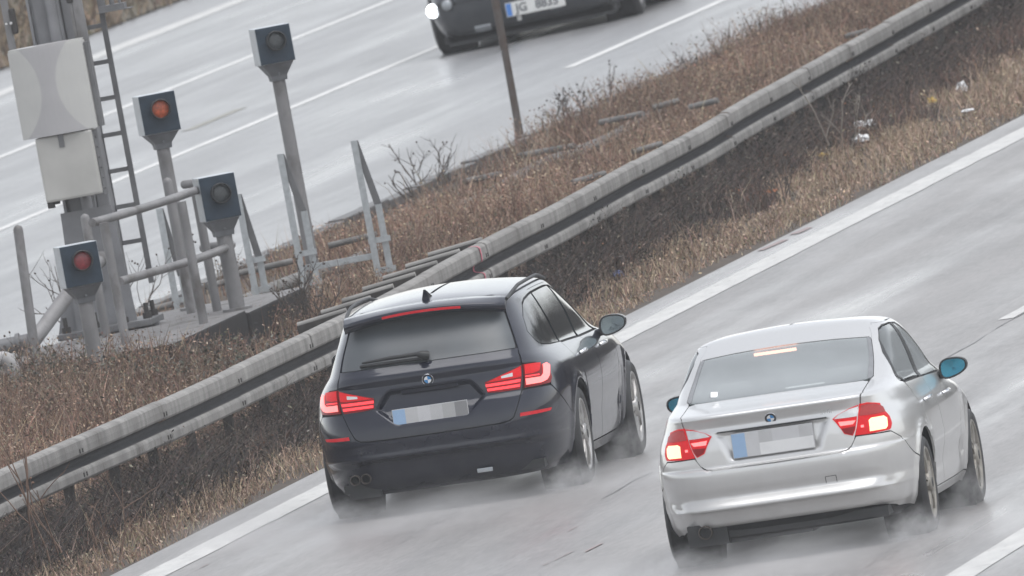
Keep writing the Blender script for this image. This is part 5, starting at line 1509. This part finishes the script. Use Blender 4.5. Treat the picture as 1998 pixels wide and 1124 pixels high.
    panel(B, 'front_bumper', [s(3.22, .16), (4.0, .16), (8 - s(3.22, .16)[0], .16), (8 - s(3.25, .66)[0], .66), (4.95, .75), (3.05, .75), s(3.25, .66)], pt, root, step=.06)
    # lamps
    for sg in (1, -1):
        def P(o): return [(sg * p, v) for p, v in o]
        outer = [r(.522, .724), r(.62, .720), s(-.745, .722), s(-.70, .76), s(-.69, .81), s(-.72, .86), r(.685, .903), r(.62, .925), r(.572, .924), r(.556, .85)]
        lamp = panel(B, 'tail_lamp', P(outer), 'lens_red', root, off=.007, thick=.02, step=.022, gap=.003)
        pn = lambda o, mat, of, l=None: panel(B, 'light_unit', P(o), mat, l or lamp, off=of, thick=.004, step=.018, gap=0, gutter=False)
        pn([r(.562, .845), r(.66, .838), r(.71, .842), r(.70, .872), r(.665, .899), r(.62, .914), r(.578, .912)], 'lens_amberdark', .0095)
        pn([r(.615, .738), r(.705, .736), r(.716, .750), r(.716, .800), r(.70, .818), r(.63, .820), r(.615, .808)], 'brake_hot', .0105)
        pn([r(.565, .770), r(.582, .770), r(.582, .785), r(.565, .785)], 'led_hot', .0105)
        inner = [r(.458, .745), r(.512, .724), r(.532, .76), r(.553, .85), r(.566, .920), r(.51, .908), r(.43, .876), r(.392, .853), r(.41, .83)]
        lamp2 = panel(B, 'tail_lamp', P(inner), 'lens_red', bl, off=.006, thick=.016, step=.02, gap=.003)
        pn([r(.405, .850), r(.50, .846), r(.549, .846), r(.561, .910), r(.51, .900), r(.435, .872)], 'lens_white', .0095, lamp2)
        pn([r(.44, .800), r(.52, .800), r(.538, .822), r(.43, .828)], 'led_hot', .0095, lamp2)
        pn([r(.462, .752), r(.508, .732), r(.527, .770), r(.532, .785), r(.445, .782)], 'lens_dark', .0095, lamp2)
    def on(x, z, off=0.):
        p, v = r(x, z); return Vector(B.S(np.array(p), np.array(v)) + B.N(np.array(p), np.array(v)) * off), Vector(B.N(np.array(p), np.array(v)))
    c, n = on(0, .918, .002); badge(bl, c, n, .040)
    c, n = on(0, .765, .012)
    plate(bl, c + Vector((-.005, -.012, .005)), (0, -1, .03), .53, .155, [['pl_softblue', 'pl_mid', 'plcell4', 'pl_mid', 'pl_mid', 'plcell4'], ['pl_softblue', 'pl_mid', 'pl_pale', 'pl_pale', 'pl_pale', 'pl_pale']], 1)
    mb = MB(); mb.box((0, c.y - .002, .869), (.72, .03, .009), bev=.003); mb.build('boot_trim_strip', M['trim'], bl)
    c, n = on(.36, .905, .001)
    text_mesh('320i', .045, .001, 'model_lettering', 'chrome', bl, frame(c, n, (1, 0, 0)))
    q = [(0, 1.276), (.215, 1.276), (.215, 1.288), (0, 1.288)]
    c = B.S(np.array([-.31, .11]), np.array([1.272, 1.272]))
    mb = MB(); a, b = Vector(c[0]) + Vector((0, .04, -.008)), Vector(c[1]) + Vector((0, .04, -.008)); mb.box((a + b) / 2, ((b - a).length, .012, .020), bev=.003)
    mb.build('high_stop_lamp', M['stop_hot'], root)
    handle(root, B, .55, .828, 'chrome'); handle(root, B, 1.55, .808, 'chrome')
    for sg in (1, -1): door_mirror(root, sg, (sg * .905, 1.72, .955), .185, .125, 'trim', 'mirror_blue')
    mb = MB(); A = frame((-.530, -.93, .240), (0, -1, 0)); mb.lathe([(.044, -.16), (.046, .02), (.040, .026), (.038, .0), (.037, -.12), (.0, -.12)], A, 22); mb.build('exhaust_pipe', M['brake'], root)
    mb = MB(); c, n = on(.335, .47, 0.001); A = frame(c, n, (1, 0, 0))
    for a, b in (((-.035, -.025), (.035, -.025)), ((.035, -.025), (.035, .025)), ((.035, .025), (-.035, .025)), ((-.035, .025), (-.035, -.025))):
        mb.tube([A @ Vector((*a, 0)), A @ Vector((*b, 0))], .0022, 4)
    mb.build('tow_eye_cover', M['trim'], root)
    for y, ang in ((0, .5), (2.76, .1)):
        for sg in (1, -1): wheel(root, sg * .862, y, .315, .225, .232, 'alloy_dirty', 7 if False else 5, True, ang)
    wheel_wells(root, (0, 2.76), zr, .38, .86)
    underside(root, .66, -.86, 3.2, .185, [((-.20, -.55, .20), (.7, .5, .11)), ((-.52, -.65, .22), (.26, .5, .14)), ((.25, -.4, .23), (.5, .5, .10))])
    # cabin: shelf, seats, dashboard, driver's side headrests, inside mirror
    sh = inner_shell(B, root, [mirror_poly(gl), [(-.95, .88), (.95, .88), (.95, 1.05), (-.95, 1.05)], [(p, vv) for p, vv in g2], [(p, vv) for p, vv in g3], [(-p, vv) for p, vv in g2], [(-p, vv) for p, vv in g3], [(3.09, .96), (4.0, .96), (4.0, 1.36), (3.07, 1.36)], [(-3.09, .96), (-4.0, .96), (-4.0, 1.36), (-3.07, 1.36)]], [(0, zr, .38), (2.76, zr, .38)], .17)
    mb = MB(); mb.box((0, -.02, 1.0), (1.2, .62, .03)); mb.build('rear_shelf', M['fabric'], root)
    mb = MB(); mb.box((0, .32, .86), (1.2, .16, .30), bev=.05); mb.build('rear_seat', M['fabric'], root)
    for x in (-.36, .36):
        mb = MB(); mb.box((x, .30, 1.065), (.25, .10, .11), bev=.04); mb.build('rear_headrest', M['fabric'], root)
    for x in (-.37, .37):
        mb = MB(); mb.box((x, 1.15, .82), (.48, .14, .62), Matrix.Rotation(R_(12), 3, 'X'), bev=.06); st = mb.build('front_seat', M['fabric'], root)
        mb = MB(); mb.box((x, 1.05, 1.185), (.25, .10, .17), bev=.05); mb.build('headrest', M['fabric'], st)
    mb = MB(); mb.box((0, 1.95, .86), (1.25, .5, .12), bev=.05); mb.build('dashboard', M['fabric'], root)
    mb = MB(); mb.box((0.03, 1.42, 1.235), (.22, .03, .065), bev=.02); mb.build('inside_mirror', M['trim'], root)
    c = B.S(np.array(-.60), np.array(1.075)); mb = MB(); mb.box(Vector(c) + Vector((0, .02, .01)), (.045, .004, .062), Matrix.Rotation(R_(-60), 3, 'X') @ Matrix.Rotation(.15, 3, 'Z')); mb.build('window_sticker', M['white_paper'], rw)
    return root
M['window_edge'] = simple('dark_window_edge', (.20, .205, .215), .2, var=.1)
silver_car = saloon()

# ================================================================== oncoming car
def oncoming():
    root = car_root('oncoming_car', -10.60, 102.0, float(farz(-10.60)), 'dark oncoming car with one bright headlamp cut off by the top of the photograph', math.pi, math.atan(.025) )
    root.rotation_euler = (0, -math.atan(.025), 0); root.rotation_mode = 'XYZ'
    # built facing +y like the others, then turned round; the slope is applied in world space
    root.rotation_euler = (Matrix.Rotation(-math.atan(.025), 3, 'Y') @ Matrix.Rotation(math.pi, 3, 'Z')).to_euler()
    root.scale = (1.12, 1.12, 1.12)
    B = Body(
        W=[(.13, .84), (.20, .88), (.30, .92), (.50, .945), (.68, .95), (.82, .935), (.90, .90), (.98, .83), (1.15, .77), (1.30, .70), (1.38, .65), (1.41, .58), (1.425, .46), (1.433, .28), (1.438, .12), (1.44, .002)],
        R=[(.13, -3.5), (.3, -3.7), (.6, -3.75), (.8, -3.70), (.95, -3.62), (1.1, -3.5), (1.3, -3.3), (1.38, -3.2), (1.41, -3.1), (1.425, -2.9), (1.433, -2.7), (1.438, -2.5), (1.44, -2.4)],
        F=[(.13, .70), (.17, .80), (.25, .86), (.34, .89), (.48, .90), (.52, .87), (.60, .86), (.70, .80), (.78, .62), (.85, .3), (.92, -.2), (.96, -.5), (1.0, -.68), (1.2, -1.2), (1.38, -1.7), (1.41, -1.85), (1.425, -1.95), (1.433, -2.0), (1.438, -2.1), (1.44, -2.2)],
        nR=[(.13, 5), (1.44, 5)], nF=[(.13, 9), (.5, 8), (.9, 5), (1.44, 4.5)],
        ymid=-2.3, barrel=(.012, -1.4), drop=(.02, -2.2, 1.1, 1.38), crown=(.03, .68))
    zr = .32
    s, f = B.s_, B.fr
    B.s_ = lambda y, z: B.inv(y, z, 1, .6, 3.55)
    s = B.s_
    pt = 'van_paint'
    def half(o): return list(o) + [(8 - p, v) for p, v in reversed(o) if p < 3.999]
    bp = [s(.36, .17), f(.6, .14), (4.0, .14)]
    fb = [s(.40, .16), (3.5, .14), (4.5, .14), (8 - s(.40, .16)[0], .16)] + [(8 - s(.46, .45)[0], .45), (8 - s(.45, .52)[0], .52), (5.0, .44), (4.0, .44), (3.0, .44), s(.45, .52), s(.46, .45)]
    panel(B, 'front_bumper', fb, pt, root, step=.05)
    pn = [(3.03, .445), (4.97, .445), (4.95, .74), (3.05, .74)]
    panel(B, 'front_panel', pn, pt, root, step=.05)
    panel(B, 'bonnet', [(3.05, .745), (4.95, .745), (4.92, .975), (3.08, .975)], pt, root, step=.06)
    lrpair(B, 'front_wing', [s(-.42, .22)] + arch(B, 0, zr, .37, 196, -14, 14) + [s(.44, .45), s(.44, .52), (3.02, .51), (3.04, .74), (3.06, .97), s(-.8, .95), s(-.8, .22)], pt, root, step=.05)
    for a, b in ((-.81, -1.85), (-1.86, -2.75)): lrpair(B, 'door', [s(a, .22), s(a, .955), s(b, .96), s(b, .22)], pt, root, step=.06)
    lrpair(B, 'quarter_panel', [s(-2.76, .22)] + arch(B, -2.82, zr, .37, -14, 196, 14) + [s(-3.5, .22), (.9, .4), (.9, 1.36), s(-2.76, 1.37), s(-2.76, .96)], pt, root, step=.06)
    panel(B, 'tailgate', [(-.89, .16), (.89, .16), (.89, .95), (-.89, .95)], pt, root, step=.06)
    panel(B, 'rear_window', [(-.86, .96), (.86, .96), (.86, 1.36), (-.86, 1.36)], 'dark_glass', root, step=.06)
    panel(B, 'windscreen', [(3.07, .98), (4.93, .98), (4.95, 1.385), (3.05, 1.385)], 'dark_glass', root, step=.06)
    for a, b in ((-1.0, -1.85), (-1.9, -2.7)): lrpair(B, 'side_window', [s(a, .97), s(a - .25 * (a > -1.5), 1.34 if a < -1.5 else 1.25), s(b, 1.34), s(b, .975)], 'dark_glass', root, step=.06, off=-.005)
    lrpair(B, 'roof', [(0, 1.372), (.9, 1.372), (3.04, 1.372), (3.05, 1.39), (4, 1.39), (4, 1.4399), (0, 1.4399)], pt, root, step=.08, gap=0, gutter=False)
    lrpair(B, 'window_frame', [s(-.85, .965), s(-1.25, 1.26), s(-2.75, 1.345), s(-2.75, 1.37), (3.04, 1.37), (3.06, 1.2), (3.06, .985)], pt, root, step=.06)
    # front lamps: outer lit on its right side, inner ones off
    def fo(x, z, off=0.):
        p, v = f(x, z); return Vector(B.S(np.array(p), np.array(v))) + Vector(B.N(np.array(p), np.array(v))) * off, Vector(B.N(np.array(p), np.array(v)))
    for x, z, rad, mt, nm in ((.825, .415, .062, 'headlamp', 'headlamp'), (.675, .445, .050, 'lamp_off', 'inner_headlamp'), (-.84, .425, .075, 'lamp_off', 'headlamp'), (-.675, .445, .050, 'lamp_off', 'inner_headlamp')):
        c, n = fo(x, z, .004); n = Vector((n.x * .3, 1, .05)); A = frame(c, n); mb = MB(); mb.lathe([(rad * 1.12, -.08), (rad * 1.12, .02), (rad, .024)], A, 28); sh = mb.build(nm, M['trim'], root)
        mb = MB(); mb.lathe([(rad, .02), (rad * .7, .034), (rad * .3, .040), (.0005, .042)], A, 28); mb.build('lens', M[mt], sh)
    for x, z, wd, hh in ((.41, .185, .15, .07), (-.27, .245, .12, .05)):
        c, n = fo(x, z, .004); A = frame(c, n, (-1, 0, 0)); mb = MB(); mb.box((0, 0, 0), (wd, hh, .03), bev=.012); mb.v = [tuple(A @ Vector(q)) for q in mb.v]; mb.build('fog_lamp', M['lamp_off'], root)
    c, n = fo(.07, .215, .004); mb = MB(); mb.box(c, (.04, .02, .065), bev=.008); mb.build('tow_cover', M['pl_white'], root)
    c, n = fo(-.10, .300, .02)
    A = frame(c, (0, 1, .02), (-1, 0, 0))
    mb = MB(); mb.box((0, 0, 0), (.535, .125, .012), bev=.003); mb.v = [tuple(A @ Vector(q)) for q in mb.v]; pb = mb.build('number_plate', M['pl_white'], root)
    mb = MB(); mb.add([A @ Vector(q) for q in ((-.262, -.056, .008), (-.215, -.056, .008), (-.215, .056, .008), (-.262, .056, .008))], [(0, 1, 2, 3)]); mb.build('blue_band', M['pl_blue'], pb)
    text_mesh('JG', .105, .001, 'plate_lettering', 'pl_ink', pb, A @ Matrix.Translation((-.125, 0, .009)), .002); text_mesh('8835', .105, .001, 'plate_lettering', 'pl_ink', pb, A @ Matrix.Translation((.105, 0, .009)), .002)
    mb = MB(); c, n = fo(0, .60, .01); mb.box((0, c.y - .02, .60), (.9, .03, .09), bev=.015)
    for k in range(3): mb.box((0, c.y, .575 + .025 * k), (.86, .012, .006))
    mb.build('grille', M['trim'], root)
    for sg in (1, -1): door_mirror(root, sg, (sg * 1.0, -.95, 1.0), .18, .13, pt, 'mirror')
    for y in (0, -2.82):
        for sg in (1, -1): wheel(root, sg * .93, y, .32, .225, .225, 'alloy', 5, False, .3)
    wheel_wells(root, (0, -2.82), zr, .385, .92)
    underside(root, .78, -3.5, .72, .10, [((0, .3, .15), (1.5, .84, .16))])  # set low and dark to stand in for the shadow beneath the car
    inner_shell(B, root, [], [(0, zr, .385), (-2.82, zr, .385)], .14)
    return root
oncoming_car = oncoming()

# spray thrown up by the tyres
def car_spray(x, y, L, t):
    for dx, dy, dz, sz, i in [(-t, -.80, .03, (.36, .8, .20), 0), (t, -.72, .05, (.32, .8, .22), 0), (0, -1.15, .06, (.95, 1.0, .20), 1), (t + .03, L - .55, .10, (.24, .6, .24), 0), (t + .05, L - 1.9, .05, (.22, .7, .16), 1), (0, -3.2, .05, (1.6, 1.9, .24), 1), (t + .5, -1.4, .04, (.7, 1.8, .22), 1), (-t - .5, -1.8, .05, (.7, 1.8, .26), 1)]:
        X = x + dx; spray((X, y + dy, nearz(X) + dz), sz, 0, i)
car_spray(1.585, 0, 2.968, .80); car_spray(5.515, -13.19, 2.76, .76)
spray((-11.3, 102.9, .10), (.5, .9, .22), 0, 1)
